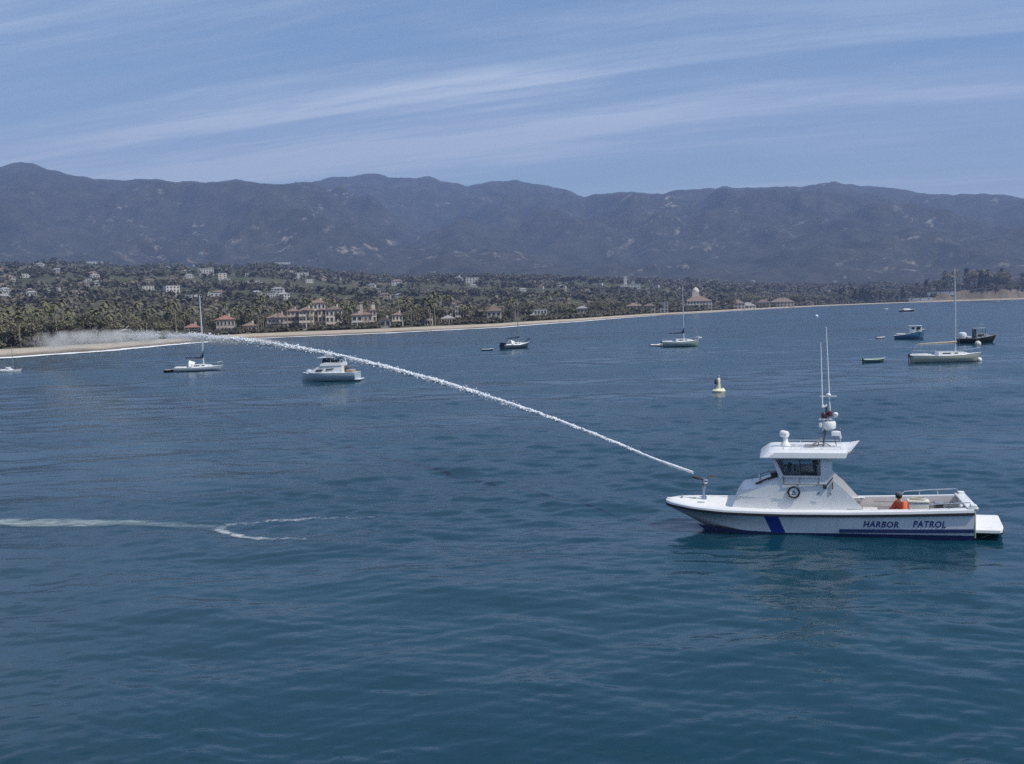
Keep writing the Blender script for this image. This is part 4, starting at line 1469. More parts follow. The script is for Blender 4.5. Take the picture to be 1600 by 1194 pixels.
mb = MB().box((5.78, 0.15, 2.20), (0.10, 0.34, 0.26), (0, -0.2, 0), 0.02).box((5.80, -0.5, 2.16), (0.1, 0.3, 0.2), (0, -0.2, 0), 0.02)
mb.build('chart_display', black_rubber, PB)
mb = MB()
for y in (-0.95, 0.95):
    mb.box((4.43, y * 0.97, 1.75), (0.05, 0.36, 1.7), bev=0.01)
mb.build('aft_bulkhead', mat('shaded_panel', (0.42, 0.40, 0.43), 0.6), PB)

# ---- roof
RH = 1.30
def roof_ring(z, x0, x1, w, r=0.22):
    pts = []
    for cx, cyy, a0 in ((x1 - r, w - r, 0), (x0 + r * 0.6, w - r * 0.6, 90), (x0 + r * 0.6, -(w - r * 0.6), 180), (x1 - r, -(w - r), 270)):
        rr = r if a0 in (0, 270) else r * 0.6
        for k in range(4):
            a = radians(a0 + 30 * k)
            pts.append((cx + rr * cos(a), cyy + rr * sin(a), z))
    return pts
mb = MB()
mb.loft([roof_ring(2.655, 4.05, 6.60, 1.20), roof_ring(2.66, 4.0, 6.78, 1.31), roof_ring(2.70, 3.95, 6.74, 1.33), roof_ring(2.865, 3.88, 6.50, 1.31), roof_ring(2.89, 3.87, 6.46, 1.29), roof_ring(2.93, 3.95, 6.25, 1.0)], True, True)
mb.build('roof', gel_white, PB, 24)
# visor wing at the back of the roof
mb = MB()
wl_ = lambda y: 0.30 - 0.16 * y
mb.loft([[(4.0, y, 2.895), (3.88 - 0.5 * wl_(y), y, 2.915), (3.86 - wl_(y), y * 0.98, 2.975), (3.87 - wl_(y), y * 0.98, 2.945), (3.88 - 0.5 * wl_(y), y, 2.87), (4.0, y, 2.80)] for y in np.linspace(-1.25, 1.25, 9)], True, True)
mb.build('roof_wing', gel_white, PB, 50)
mb = MB()
for y in (-1.0, 1.0):
    mb.tube([(3.66, y, 2.93), (3.98, y, 2.69)], 0.02, 6)
mb.build('wing_strut', steel, PB)
mb = MB()
for y in (-0.9, 0.9):
    mb.tube([(6.0, y, 2.94), (6.0, y, 3.02), (4.1, y, 3.02), (4.1, y, 2.94)], 0.016, 6)
    for x in (5.4, 4.75): mb.tube([(x, y, 2.94), (x, y, 3.02)], 0.014, 6)
mb.build('roof_rail', steel, PB)
mb = MB()
mb.tube([(5.3, 0.55, 2.97), (5.05, 0.5, 3.03), (4.8, 0.45, 3.15), (4.72, 0.4, 3.28)], 0.03, 6)
mb.tube([(4.95, 0.1, 2.97), (4.55, 0.3, 3.05), (4.4, 0.35, 2.97)], 0.025, 6)
mb.box((5.1, 0.3, 2.985), (0.34, 0.28, 0.07), bev=0.02)
mb.build('roof_gear', mid_grey, PB)
# searchlight
sl = MB().lathe([(0.17, 2.92), (0.17, 3.0), (0.14, 3.05), (0.09, 3.10), (0.075, 3.22), (0.09, 3.25)], (5.92, 0.1, 0), 16).build('searchlight', gel_white, PB)
mb = MB().lathe([(0.09, -0.14), (0.12, -0.10), (0.125, 0.09), (0.11, 0.13), (0.05, 0.145)], (0, 0, 0), 16, 'x')
sh_ = mb.build('lamp_head', gel_white, sl)
sh_.location = (5.95, 0.1, 3.36)
sh_.rotation_euler = (0, -0.12, -0.6)
MB().lathe([(0.10, 0.135), (0.08, 0.15)], (0, 0, 0), 16, 'x').build('lens', tint_glass, sl).location = (5.95, 0.1, 3.37)
sl.children[-1].rotation_euler = (0, -0.12, -0.6)

# ---- mast with radar, lights and whip aerials
MX = 4.55
mb = MB()
mb.tube([(MX + 0.1, 0.10, 2.93), (MX + 0.02, 0.10, 3.5), (MX - 0.02, 0.10, 4.35)], 0.035, 8)
mb.tube([(MX - 0.35, -0.12, 2.93), (MX - 0.2, 0.0, 3.5), (MX - 0.04, 0.08, 4.1)], 0.016, 6)
mb.tube([(MX + 0.32, 0.3, 2.93), (MX + 0.02, 0.12, 3.6)], 0.016, 6)
mast = mb.build('mast', gunmetal, PB)
mb = MB()
mb.lathe([(0.12, 3.53), (0.22, 3.55), (0.235, 3.62), (0.235, 3.74), (0.20, 3.80), (0.08, 3.82)], (MX - 0.10, 0.0, 0), 18)
mb.box((MX - 0.05, 0.05, 3.515), (0.36, 0.2, 0.03))
mb.build('radar_dome', gel_white, mast)
mb = MB()
mb.box((MX - 0.30, 0.05, 3.38), (0.26, 0.22, 0.16), bev=0.03)
mb.box((MX - 0.46, 0.05, 3.33), (0.07, 0.2, 0.24), (0, 0.2, 0), 0.02)
mb.build('floodlight', gel_white, mast)
mb = MB()
mb.tube([(MX + 0.24, 0.05, 3.86), (MX - 0.24, 0.05, 3.86)], 0.028, 6)
mb.box((MX + 0.02, 0.08, 3.88), (0.42, 0.16, 0.04), bev=0.01)
mb.box((MX + 0.18, 0.08, 3.68), (0.11, 0.12, 0.16), bev=0.02)
mb.build('spreader', gel_white, mast)
mb = MB()
mb.lathe([(0.07, 3.92), (0.09, 3.96), (0.085, 4.08), (0.05, 4.12)], (MX + 0.07, 0.1, 0), 10)
mb.lathe([(0.06, 3.98), (0.08, 4.0), (0.075, 4.14), (0.03, 4.18)], (MX - 0.13, 0.12, 0), 10)
mb.build('siren_horn', mat('dark_red_lens', (0.09, 0.03, 0.035), 0.35), mast)
mb = MB()
mb.lathe([(0.05, 3.96), (0.085, 4.0), (0.085, 4.08), (0.04, 4.12)], (MX - 0.32, 0.1, 0), 10)
mb.tube([(MX - 0.05, 0.1, 3.92), (MX - 0.32, 0.1, 3.95)], 0.014, 5)
mb.build('camera_ball', gel_white, mast)
mb = MB()
mb.tube([(MX + 0.14, 0.12, 4.30), (MX - 0.0, 0.12, 4.33), (MX - 0.02, 0.1, 4.40)], 0.03, 6)
mb.lathe([(0.035, 4.28), (0.06, 4.31), (0.06, 4.36), (0.02, 4.39)], (MX + 0.10, 0.12, 0), 10)
mb.build('anchor_light', gel_white, mast)
mb = MB()
mb.tube([(MX + 0.2, 0.1, 4.68), (MX - 0.36, 0.1, 4.68)], 0.018, 6)
mb.ball((MX - 0.09, 0.1, 4.72), 0.085, 2, (1, 1, 0.75))
mb.build('crossarm', gel_white, mast)
for (x0, y0, z0, x1, y1, z1) in ((MX + 0.12, 0.22, 4.30, MX + 0.16, 0.22, 6.56), (MX - 0.14, 0.05, 4.05, MX - 0.03, 0.05, 7.08)):
    tws = [(x0 + (x1 - x0) * k, y0, z0 + (z1 - z0) * k) for k in (0, 0.35, 0.7, 1)]
    MB().tube(tws, [0.030, 0.026, 0.022, 0.016], 6).build('whip_aerial', gel_white, mast)
MB().tube([(MX - 0.5, -0.6, 2.93), (MX - 0.52, -0.6, 3.5)], 0.01, 5).build('short_aerial', steel, PB)

# ---- foredeck fittings
mb = MB()
mb.box((9.56, 0, 0.94), (0.24, 0.24, 0.03), bev=0.008)
mb.tube([(9.56, 0.0, 0.94), (9.56, 0.0, 1.12)], 0.04, 10)
mb.tube([(9.56, -0.12, 1.06), (9.56, 0.12, 1.06)], 0.022, 8)
mb.build('bow_bitt', steel, PB)
mb = MB()
for y in (-0.55, 0.55):
    mb.tube([(9.0, y, 0.91), (8.96, y, 0.97), (8.74, y, 0.97), (8.70, y, 0.91)], 0.02, 6)
mb.build('deck_cleat', steel, PB)
FM = MB().lathe([(0.16, 0.90), (0.16, 0.93), (0.10, 0.96), (0.085, 1.08), (0.05, 1.12), (0.045, 1.38), (0.08, 1.40), (0.08, 1.46)], (8.78, 0, 0), 14).build('fire_monitor', steel, PB)
MB().box((8.80, 0.02, 0.905), (0.62, 0.5, 0.02), bev=0.006).build('shadow_plate', dark_grey, FM)  # dark sheet on the deck, stands in for the monitor's shadow
mb = MB()
mb.tube([(8.78, 0, 1.44), (8.78, -0.10, 1.50), (8.72, -0.14, 1.60), (8.78, -0.08, 1.70), (8.86, -0.02, 1.71), (9.0, 0.0, 1.735)], 0.055, 8)
mb.tube([(8.78, 0, 1.44), (8.78, 0.10, 1.50), (8.72, 0.14, 1.60), (8.78, 0.08, 1.70), (8.86, 0.02, 1.71), (9.0, 0.0, 1.735)], 0.055, 8)
mb.build('swivel_elbow', gunmetal, FM)
NZ0, NZ1 = Vector((8.96, 0, 1.725)), Vector((9.16, 0.015, 1.80))
MB().tube([NZ0, NZ0.lerp(NZ1, 0.4), NZ0.lerp(NZ1, 0.42), NZ1], [0.06, 0.045, 0.065, 0.075], 10).build('nozzle', black_rubber, FM)
MB().tube([(8.74, 0, 1.62), (8.60, 0, 1.78), (8.52, 0, 1.83), (8.30, 0, 1.77)], [0.025, 0.03, 0.05, 0.045], 8).build('tiller_handle', gunmetal, FM)
MB().lathe([(0.06, -0.02), (0.09, 0.0), (0.06, 0.02)], (8.70, 0.18, 1.66), 12, 'y').build('hand_wheel', steel, FM)

# ---- cockpit rails
for s in (1, -1):
    mb = MB()
    y = lambda x: s * (sheer_y(x) - 0.1)
    mb.tube([(2.0, y(2), deck_top(2)), (1.85, y(1.8), deck_top(2) + 0.16), (0.9, y(1), deck_top(1) + 0.20), (0.12, y(0.1), deck_top(0) + 0.20), (0.08, y(0), deck_top(0) + 0.02)], 0.017, 6)
    for x in (1.35, 0.75):
        mb.tube([(x, y(x), deck_top(x)), (x, y(x), deck_top(x) + 0.19)], 0.015, 6)
    mb.build('cockpit_rail', steel, PB)
mb = MB()
for z in (0.62, 0.80):
    mb.tube([(2.9, -1.11, z), (0.25, -1.11, z)], 0.02, 6)
mb.build('inner_rail', mid_grey, PB)
mb = MB().box((3.05, 0.0, 0.42), (0.5, 2.0, 0.4), bev=0.03)
mb.build('engine_box', cream_white, PB)

# lettering
for word, x0, x1, z0, z1 in (('HARBOR', 3.44, 2.32, 0.40, 0.62), ('PATROL', 1.88, 0.86, 0.43, 0.66)):
    for s in (1, -1):
        cu = bpy.data.curves.new(word, 'FONT')
        cu.body = word
        cu.shear = 0.22
        cu.size = 1.0
        cu.offset = 0.03
        cu.space_character = 1.12
        cu.resolution_u = 3
        to = bpy.data.objects.new('tmp', cu)
        COL.objects.link(to)
        bpy.context.view_layer.update()
        me = bpy.data.meshes.new_from_object(to.evaluated_get(bpy.context.evaluated_depsgraph_get()))
        bpy.data.objects.remove(to)
        co = np.array([v.co[:] for v in me.vertices])
        a, b = co.min(0), co.max(0)
        for v in me.vertices:
            u, w = (v.co.x - a[0]) / (b[0] - a[0]), (v.co.y - a[1]) / (b[1] - a[1])
            if s < 0: u = 1 - u
            x = x0 + (x1 - x0) * u
            z = z0 + (z1 - z0) * w
            v.co = (x, s * (hull_y(x, z) + 0.008), z)
        me.materials.clear()
        me.materials.append(letter_blue)
        link_mesh('lettering', me, letter_blue, PB)

bx = PB.matrix_basis.copy()
to_w = lambda p: Matrix.Translation(PB.location) @ Matrix.Rotation(radians(165), 4, 'Z') @ Vector(p)
PBR = radians(165)

# things carried in the cockpit
ck = empty('cooler', to_w((1.62, 0.55, 0.70)), PBR, 'cream storage chest with lid in the patrol boat cockpit beside the person in orange', 'cooler')
MB().box((0, 0, 0.20), (0.66, 0.42, 0.42), bev=0.03).build('chest', cooler_m, ck)
MB().box((0, 0, 0.455), (0.70, 0.46, 0.07), bev=0.025).build('lid', cooler_m, ck)
mb = MB().tube([(0.36, -0.12, 0.2), (0.40, -0.12, 0.24), (0.40, 0.12, 0.24), (0.36, 0.12, 0.2)], 0.014, 6)
mb.build('handle', dark_grey, ck)
rp = MB()
rp.tube([(0.25 * cos(a) * (1 - a * 0.01), 0.15 * sin(a), 0.43 + 0.012 * a / 6) for a in np.linspace(0, 18, 60)], 0.018, 5)
ro = rp.build('rope_coil', mat('old_rope', (0.5, 0.47, 0.38), 0.9, bump=0.003), None)
ro.location = to_w((1.62, 0.55, 0.79))
ro.rotation_euler = (0, 0, PBR)
tag(ro, 'loose coil of pale rope lying on the cream chest', 'rope')
tb = empty('equipment_crate', to_w((0.95, 0.4, 0.22)), PBR, 'dark grey equipment crate behind the cream chest near the stern', 'crate')
MB().box((0, 0, 0.42), (0.24, 0.5, 0.84), bev=0.02).build('crate_body', dark_grey, tb)
MB().box((0, 0, 0.865), (0.27, 0.53, 0.05), bev=0.015).build('lid', mid_grey, tb)
sb = MB().box((0, 0, 0.24), (0.9, 0.7, 0.48), bev=0.03).build('bench_locker', cream_white, PB)
sb.location = (1.55, 0.5, 0.22)
fb = empty('mooring_fender', to_w((0.16, 0.55, 0.98)), PBR, 'small white fender lying by the transom of the patrol boat', 'fender')
MB().ball((0.10, 0, 0.0), 0.085, 2, (1, 1.5, 1)).build('fender_body', gel_white, fb)
MB().tube([(0.10, 0.12, 0), (0.10, 0.24, -0.02), (0.02, 0.34, 0.08)], 0.012, 5).build('lanyard', dark_grey, fb)

# ---- the person crouching in the cockpit
def skin_body(name, nodes, edges, m, parent, sub=2):
    me = bpy.data.meshes.new(name)
    me.from_pydata([n[0] for n in nodes], edges, [])
    o = bpy.data.objects.new(name, me)
    COL.objects.link(o)
    o.modifiers.new('skin', 'SKIN')
    for i, n in enumerate(nodes):
        r = n[1]
        me.skin_vertices[0].data[i].radius = r if isinstance(r, tuple) else (r, r)
    me.skin_vertices[0].data[0].use_root = True
    s = o.modifiers.new('sub', 'SUBSURF')
    s.levels = s.render_levels = sub
    bpy.context.view_layer.update()
    me2 = bpy.data.meshes.new_from_object(o.evaluated_get(bpy.context.evaluated_depsgraph_get()))
    me2.name = name
    bpy.data.objects.remove(o)
    me2.materials.clear()
    for p in me2.polygons: p.use_smooth = True
    return link_mesh(name, me2, m, parent)


PE = empty('person', to_w((2.05, 0.62, 0.36)), PBR + radians(35),
           'person with dark hair in an orange jacket crouching in the patrol boat cockpit', 'person')
# x forward of the person; sits on the low step, bent forward
jn = {'pel': ((0, 0, 0.34), 0.15), 'sp': ((0.06, 0, 0.52), (0.15, 0.12)), 'ch': ((0.13, 0, 0.72), (0.17, 0.13)), 'nk': ((0.19, 0, 0.88), 0.06), 'hd': ((0.23, 0, 0.97), 0.09), 'tp': ((0.25, 0, 1.06), 0.085)}
nodes, edges, idx = [], [], {}


def nd(k, p, r, parent=None):
    idx[k] = len(nodes)
    nodes.append((p, r))
    if parent: edges.append((idx[parent], idx[k]))


nd('pel', (0, 0, 0.36), 0.14)
nd('sp', (0.07, 0, 0.54), 0.13, 'pel')
nd('ch', (0.15, 0, 0.70), 0.14, 'sp')
nd('nk', (0.21, 0, 0.84), 0.055, 'ch')
nd('hd', (0.25, 0, 0.93), 0.085, 'nk')
nd('tp', (0.27, 0, 1.03), 0.085, 'hd')
for s, t in ((1, 'l'), (-1, 'r')):
    nd('sh' + t, (0.15, 0.18 * s, 0.74), 0.065, 'ch')
    nd('el' + t, (0.26, 0.27 * s, 0.52), 0.045, 'sh' + t)
    nd('wr' + t, (0.46, 0.20 * s, 0.46), 0.030, 'el' + t)
    nd('pm' + t, (0.53, 0.17 * s, 0.45), 0.034, 'wr' + t)
    for k in range(4):
        nd('f%d' % k + t, (0.58, 0.17 * s + (k - 1.5) * 0.021, 0.445), 0.0095, 'pm' + t)
        nd('g%d' % k + t, (0.61 - abs(k - 1.3) * 0.008, 0.17 * s + (k - 1.5) * 0.022, 0.42), 0.008, 'f%d' % k + t)
    nd('th' + t, (0.53, 0.17 * s - 0.05 * s, 0.43), 0.010, 'pm' + t)
    nd('hp' + t, (0.03, 0.11 * s, 0.32), 0.10, 'pel')
    nd('kn' + t, (0.40, 0.17 * s, 0.36), 0.065, 'hp' + t)
    nd('ak' + t, (0.28, 0.16 * s, 0.08), 0.04, 'kn' + t)
    nd('to' + t, (0.45, 0.18 * s, 0.035), 0.035, 'ak' + t)
skin_body('body', nodes, edges, skin_m, PE)


def garment(name, keys, grow, m):
    ks = [k for k in keys]
    nn = [(nodes[idx[k]][0], nodes[idx[k]][1] + grow) for k in ks]
    ee = [(ks.index(a), ks.index(b)) for a in ks for b in ks if (idx[a], idx[b]) in edges]
    return skin_body(name, nn, ee, m, PE)


jk = garment('jacket', ['pel', 'sp', 'ch', 'shl', 'shr', 'ell', 'elr', 'wrl', 'wrr'], 0.05, orange_cloth)
garment('trousers', ['pel', 'hpl', 'hpr', 'knl', 'knr', 'akl', 'akr'], 0.02, dark_cloth)
for s in (1, -1):
    MB().loft([[(0.22 + 0.26 * t, s * 0.165 + 0.05 * cos(a) * (1 - 0.3 * t), 0.05 + 0.045 * sin(a) * (1 - 0.4 * t)) for a in np.linspace(0, 2 * pi, 9)[:-1]] for t in (0, 0.3, 0.7, 1)], True, True).build('shoe', black_rubber, PE)
MB().ball((0.24, 0, 1.0), 0.125, 2, (1.0, 0.88, 1.0)).build('hair', hair_m, PE)
mb = MB().ball((0.335, 0, 0.965), 0.02, 1, (1.3, 0.9, 1.2))
mb.build('nose', skin_m, PE)
mb = MB()
for s in (1, -1):
    mb.ball((0.335, 0.034 * s, 0.99), 0.012, 1)
mb.build('eyes', black_rubber, PE)
MB().lathe([(0.118, 1.03), (0.12, 1.06), (0.10, 1.11), (0.04, 1.135)], (0.245, 0, 0), 14).build('cap', mat('cap_cloth', (0.10, 0.11, 0.14), 0.8), PE)
MB().box((-0.05, 0, 0.22), (0.34, 0.5, 0.44), bev=0.02).box((0.3, 0.0, 0.07), (0.9, 0.9, 0.14), bev=0.02).build('step_seat', cream_white, PB).location = (2.05, 0.62, 0.22)
tm = PE  # the seat belongs to the boat

# ------------------------------------------------------------------ moored boats (x forward, origin on the water under the middle)
def hull_loft(L, B, zs, dr, bow=0.5, tran=0.75, rake=0.08, nx=18, nz=7):
    """port/starboard rings of an open hull; zs(u): sheer height, u 0 stern .. 1 bow"""
    rings = []
    for i in range(nx + 1):
        u = i / nx
        full = (tran + (1 - tran) * sin(min(1, u / 0.45) * pi / 2)) if u < 0.45 else max(0.0, 1 - ((u - 0.45) / 0.55) ** 2.2) ** (0.9 if bow > 0.4 else 0.6)
        hb = B / 2 * full
        ring = []
        for k in range(nz + 1):
            t = k / nz
            z = zs(u) + (-dr * (1 - 0.7 * u ** 3) - zs(u)) * t
            y = hb * (1 - 0.75 * t ** 2.6)
            x = -L / 2 + u * L - rake * L * t * max(0, (u - 0.6) / 0.4) + rake * 0.5 * L * t * max(0, (0.25 - u) / 0.25)
            ring.append((x, y, z))
        rings.append(ring)
    return rings


def make_hull(root, L, B, zs, m, boot, dr=0.35, bow=0.5, tran=0.75, deck=gel_white, rake=0.08, deck_drop=0.03):
    R = hull_loft(L, B, zs, dr, bow, tran, rake)
    top = MB()
    low = MB()
    for s in (1, -1):
        for mbx, cond in ((top, 0), (low, 1)):
            rr = []
            for r in R:
                zt = r[0][2]
                zb = 0.09
                ring = []
                for k in range(6):
                    z = zt + (zb - zt) * k / 5 if not cond else zb + (r[-1][2] - zb) * k / 5
                    zz_ = [p[2] for p in r][::-1]
                    ring.append((float(np.interp(z, zz_, [p[0] for p in r][::-1])), s * (float(np.interp(z, zz_, [p[1] for p in r][::-1])) + (0.002 if cond else 0)), z))
                rr.append(ring)
            mbx.loft(rr)
    r = R[0]
    top.add([(p[0], p[1], p[2]) for p in r] + [(p[0], -p[1], p[2]) for p in r[::-1]], [tuple(range(2 * len(r)))])
    h = top.build('hull', m, root, 40)
    low.build('waterline_stripe', boot, root, 40)
    MB().loft([[(q[0][0], q[0][1] * k * 0.985, q[0][2] - deck_drop + 0.03 * (1 - k * k)) for k in (-1, -0.5, 0, 0.5, 1)] for q in R]).build('deck', deck, root, 50)
    mb = MB()
    for s in (1, -1):
        mb.tube([(q[0][0], s * q[0][1], q[0][2]) for q in R], 0.025, 5)
    mb.build('toe_rail', deck, root)
    return R


def sailboat(loc, rz, label, L=8.4, B=2.7, fb=(0.8, 0.75, 1.0), hullm=hull_white, boot=boot_black, mast_h=11.0, mast_u=0.60, cover=blue_canvas, cabin=gel_white,
             cab=(0.30, 0.76, 0.42), sag=0.0, boom_l=3.4, boom_z=1.9, heel=0.0, dodger=False, cover_col=True, mast_m=alum, rails=True, foresail=False, outboard=True, mast_r=0.055, hump=0.5):
    t = empty('sailboat', loc, rz, label, 'sailboat', 'sailboats at anchor in the bay')
    t.rotation_euler = (heel, 0, rz)
    zs = lambda u: float(np.interp(u, [0, 0.5, 1], fb))
    make_hull(t, L, B, zs, hullm, boot)
    X = lambda u: -L / 2 + u * L
    c0, c1, ch = cab
    zc = (zs(c0) + zs(c1)) / 2
    prof = [(X(c0), zs(c0) - 0.05), (X(c0) + 0.1, zc + ch), (X(c0) + 0.5 * (X(c1) - X(c0)), zc + ch * 0.92), (X(c1) - 0.55, zc + ch * 0.7), (X(c1), zs(c1) - 0.04)]
    w = lambda x: B * 0.33 * (1 - 0.45 * max(0, (x - X(0.5)) / (X(1) - X(0.5))) ** 1.5)
    cb = MB().loft([[(x, w(x) * k, zs(0.5) - 0.06 if abs(k) == 1 else z) for k in (-1, -0.9, 0, 0.9, 1)] for x, z in prof]).build('cabin', cabin, t, 35)
    mb = MB()
    for s in (1, -1):
        for a, b in ((0.12, 0.40), (0.48, 0.62)):
            xa, xb = X(c0) + (X(c1) - X(c0)) * a, X(c0) + (X(c1) - X(c0)) * b
            yy = lambda x: s * (w(x) * 0.965 + 0.012)
            za, zb = zc + ch * 0.34, zc + ch * 0.70
            mb.loft([[(xa, yy(xa), za), (xb, yy(xb), za)], [(xa + 0.1, yy(xa) * 0.975, zb), (xb - 0.1, yy(xb) * 0.975, zb)]])
    mb.build('window', dark_grey, cb)
    # cockpit
    MB().box((X(0.15), 0, zs(0.15) - 0.0), (L * 0.2, B * 0.42, 0.1), bev=0.03).box((X(0.15), B * 0.27, zs(0.15) + 0.08), (L * 0.24, 0.12, 0.2), bev=0.03).box((X(0.15), -B * 0.27, zs(0.15) + 0.08), (L * 0.24, 0.12, 0.2), bev=0.03).build('cockpit_coaming', cabin, t)
    mx = X(mast_u)
    zd = zc + ch * 0.8
    ms = MB().tube([(mx, 0, zd - 0.2), (mx - 0.03, 0, zd + mast_h * 0.5), (mx - 0.10, 0, mast_h)], [mast_r * 1.2, mast_r * 1.1, mast_r * 0.7], 8).build('mast', mast_m, t)
    mb = MB()
    mb.tube([(mx - 0.05, -B * 0.3, mast_h * 0.55), (mx - 0.05, B * 0.3, mast_h * 0.55)], 0.02, 6)
    mb.build('spreader', mast_m, ms)
    MB().tube([(mx - 0.1, 0, mast_h), (mx - 0.1, 0, mast_h + 0.35)], 0.015, 5).build('masthead_aerial', mast_m, ms)
    bm_ = MB().tube([(mx - 0.05, 0, boom_z), (mx - boom_l, 0, boom_z + sag)], 0.05, 8).build('boom', mast_m, t)
    if cover:
        mb = MB()
        rings = []
        for i in range(11):
            u = i / 10
            x = mx + 0.10 - (boom_l * 0.97 + 0.1) * u
            zc_ = boom_z + 0.10 + sag * u + 0.03 * sin(u * 20) * (1 - u)
            hh = 0.24 * (1 - 0.55 * u) + hump * max(0, 1 - u * 7)
            ww = 0.17 * (1 - 0.5 * u)
            rings.append([(x, ww * cos(a), zc_ - 0.1 + hh * (0.5 + 0.5 * sin(a)) * 1.4) for a in np.linspace(0, 2 * pi, 9)[:-1]])
        mb.loft(rings, True, True)
        mb.build('sail_cover', cover, bm_, 60)
    mb = MB()
    top = (mx - 0.09, 0, mast_h * 0.985)
    for p in ((X(0.985), 0, zs(1) + 0.03), (X(0.01), 0, zs(0) + 0.03)):
        mb.tube([top, p], 0.009, 4, False)
    for s in (1, -1):
        mb.tube([top, (mx - 0.05, s * B * 0.3, mast_h * 0.55), (mx - 0.15, s * B * 0.46, zs(0.55))], 0.008, 4, False)
        mb.tube([(mx - 0.05, 0, mast_h * 0.54), (mx + 0.3, s * B * 0.45, zs(0.55))], 0.008, 4, False)
    mb.build('rigging', steel, t)
    if foresail:
        MB().tube([(mx + 0.25, 0, mast_h * 0.9), (X(0.75), 0, mast_h * 0.4), (X(0.965), 0, zs(1) + 0.45)], [0.03, 0.07, 0.10], 8).build('furled_foresail', beige_canvas, t)
    if rails:
        mb = MB()
        R = hull_loft(L, B, zs, 0.35)
        for s in (1, -1):
            pts = []
            for i in range(1, len(R), 3):
                p = R[i][0]
                mb.tube([(p[0], s * p[1] * 0.96, p[2]), (p[0], s * p[1] * 0.96, p[2] + 0.55)], 0.012, 4)
                pts.append((p[0], s * p[1] * 0.96, p[2] + 0.55))
            mb.tube(pts, 0.008, 4)
            p = R[-2][0]
            mb.tube([pts[-1], (X(1.0), 0.0, zs(1) + 0.62)], 0.014, 5)
        mb.build('guard_rail', steel, t)
    if outboard:
        MB().box((X(0) - 0.12, 0.35, zs(0) - 0.05), (0.22, 0.26, 0.42), bev=0.06).tube([(X(0) - 0.14, 0.35, zs(0) - 0.2), (X(0) - 0.16, 0.35, -0.3)], 0.05, 6).build('outboard_motor', navy_paint, t)
    MB().prism([(X(0.0) + 0.12, 0.35), (X(0.0) - 0.14, 0.4), (X(0.0) - 0.12, -0.4), (X(0.0) + 0.25, -0.4)], -0.025, 0.025).build('rudder', hullm, t)
    if dodger:
        rings = []
        for i, u in enumerate((0.0, 0.5, 1.0)):
            x = X(c0) - 0.35 + 0.9 * u
            rings.append([(x, B * 0.30 * cos(a), zs(0.3) + 0.15 + (0.95 - 0.3 * u) * sin(a)) for a in np.linspace(0, pi, 9)])
        MB().loft(rings).build('spray_hood', dodger, t, 60)
    return t


beige_hull = mat('beige_hull', (0.52, 0.50, 0.40), 0.4, var=0.05, scale=1, dirt=(0.3, 0.27, 0.2, 0.4))
grey_hull = mat('grey_hull', (0.50, 0.52, 0.54), 0.4, var=0.05, scale=1)
green_hull = mat('sage_hull', (0.36, 0.42, 0.38), 0.4, var=0.06, scale=1)
pale_hull = mat('pale_hull', (0.55, 0.56, 0.52), 0.4, var=0.06, scale=1)
blue_hull = mat('blue_hull', (0.36, 0.43, 0.47), 0.35, var=0.06, scale=1)
deep_blue_hull = mat('deep_blue_hull', (0.07, 0.15, 0.25), 0.35, var=0.08, scale=1)
black_hull = mat('black_hull', (0.015, 0.016, 0.02), 0.4, var=0.1, scale=1)
tan_canvas = mat('tan_canvas', (0.34, 0.27, 0.22), 0.9, var=0.15)

p = on_z(1478, 566)
sailboat(p, radians(-6), 'beige hulled sloop with bare tall mast, nearest sailboat to the patrol boat', L=8.3, B=2.6, fb=(0.95, 0.85, 1.1), hullm=beige_hull, mast_h=11.3, mast_u=0.635,
         cover=beige_canvas, cab=(0.36, 0.83, 0.36), boom_l=4.6, boom_z=2.25, sag=-0.05, hump=0.0, mast_r=0.075)
p = on_z(311, 580)
sailboat(p, radians(8), 'white sloop with navy sail cover, leftmost tall mast before the beach', L=7.4, B=2.6, fb=(0.62, 0.6, 0.8), hullm=grey_hull, mast_h=11.6, mast_u=0.60,
         cover=blue_canvas, cab=(0.36, 0.8, 0.4), boom_l=2.9, boom_z=1.85, sag=0.15, hump=0.95, dodger=gel_white, mast_r=0.10)
p = on_z(1064, 541.5)
sailboat(p, radians(-4), 'sage green hulled sloop with black sail cover, dinghy tied behind its stern', L=7.2, B=2.6, fb=(1.0, 0.9, 1.2), hullm=green_hull, boot=boot_black, mast_h=11.4, mast_u=0.58,
         cover=blue_canvas, cab=(0.36, 0.85, 0.45), boom_l=3.0, boom_z=2.45, sag=-0.05, hump=0.75, mast_r=0.075)
MB().box((3.65, 0, 1.55), (0.7, 0.5, 0.25), (0, -0.2, 0), 0.1).build('anchor_cover', gel_white, bpy.data.objects['sailboat.002'])
p = on_z(806, 545)
sb3 = sailboat(p, radians(38), 'small dark canvas covered sloop with thin grey mast and high dark bow rail', L=7.2, B=2.5, fb=(0.9, 0.8, 1.25), hullm=mat('slate_hull', (0.07, 0.085, 0.11), 0.4), boot=black_hull, mast_h=10.0, mast_u=0.60,
               cover=blue_canvas, cab=(0.33, 0.72, 0.45), boom_l=3.2, boom_z=2.15, sag=-0.05, hump=0.1, dodger=gel_white, mast_m=mid_grey, mast_r=0.05)
MB().box((-3.25, 0, 1.15), (0.5, 1.7, 0.5), bev=0.12).build('stern_canvas', blue_canvas, sb3)
MB().tube([(2.6, 0.0, 1.45), (3.2, 0, 1.75), (3.7, 0, 1.95)], [0.10, 0.16, 0.2], 8).build('stowed_jib', blue_canvas, sb3)
p = on_z(17, 582)
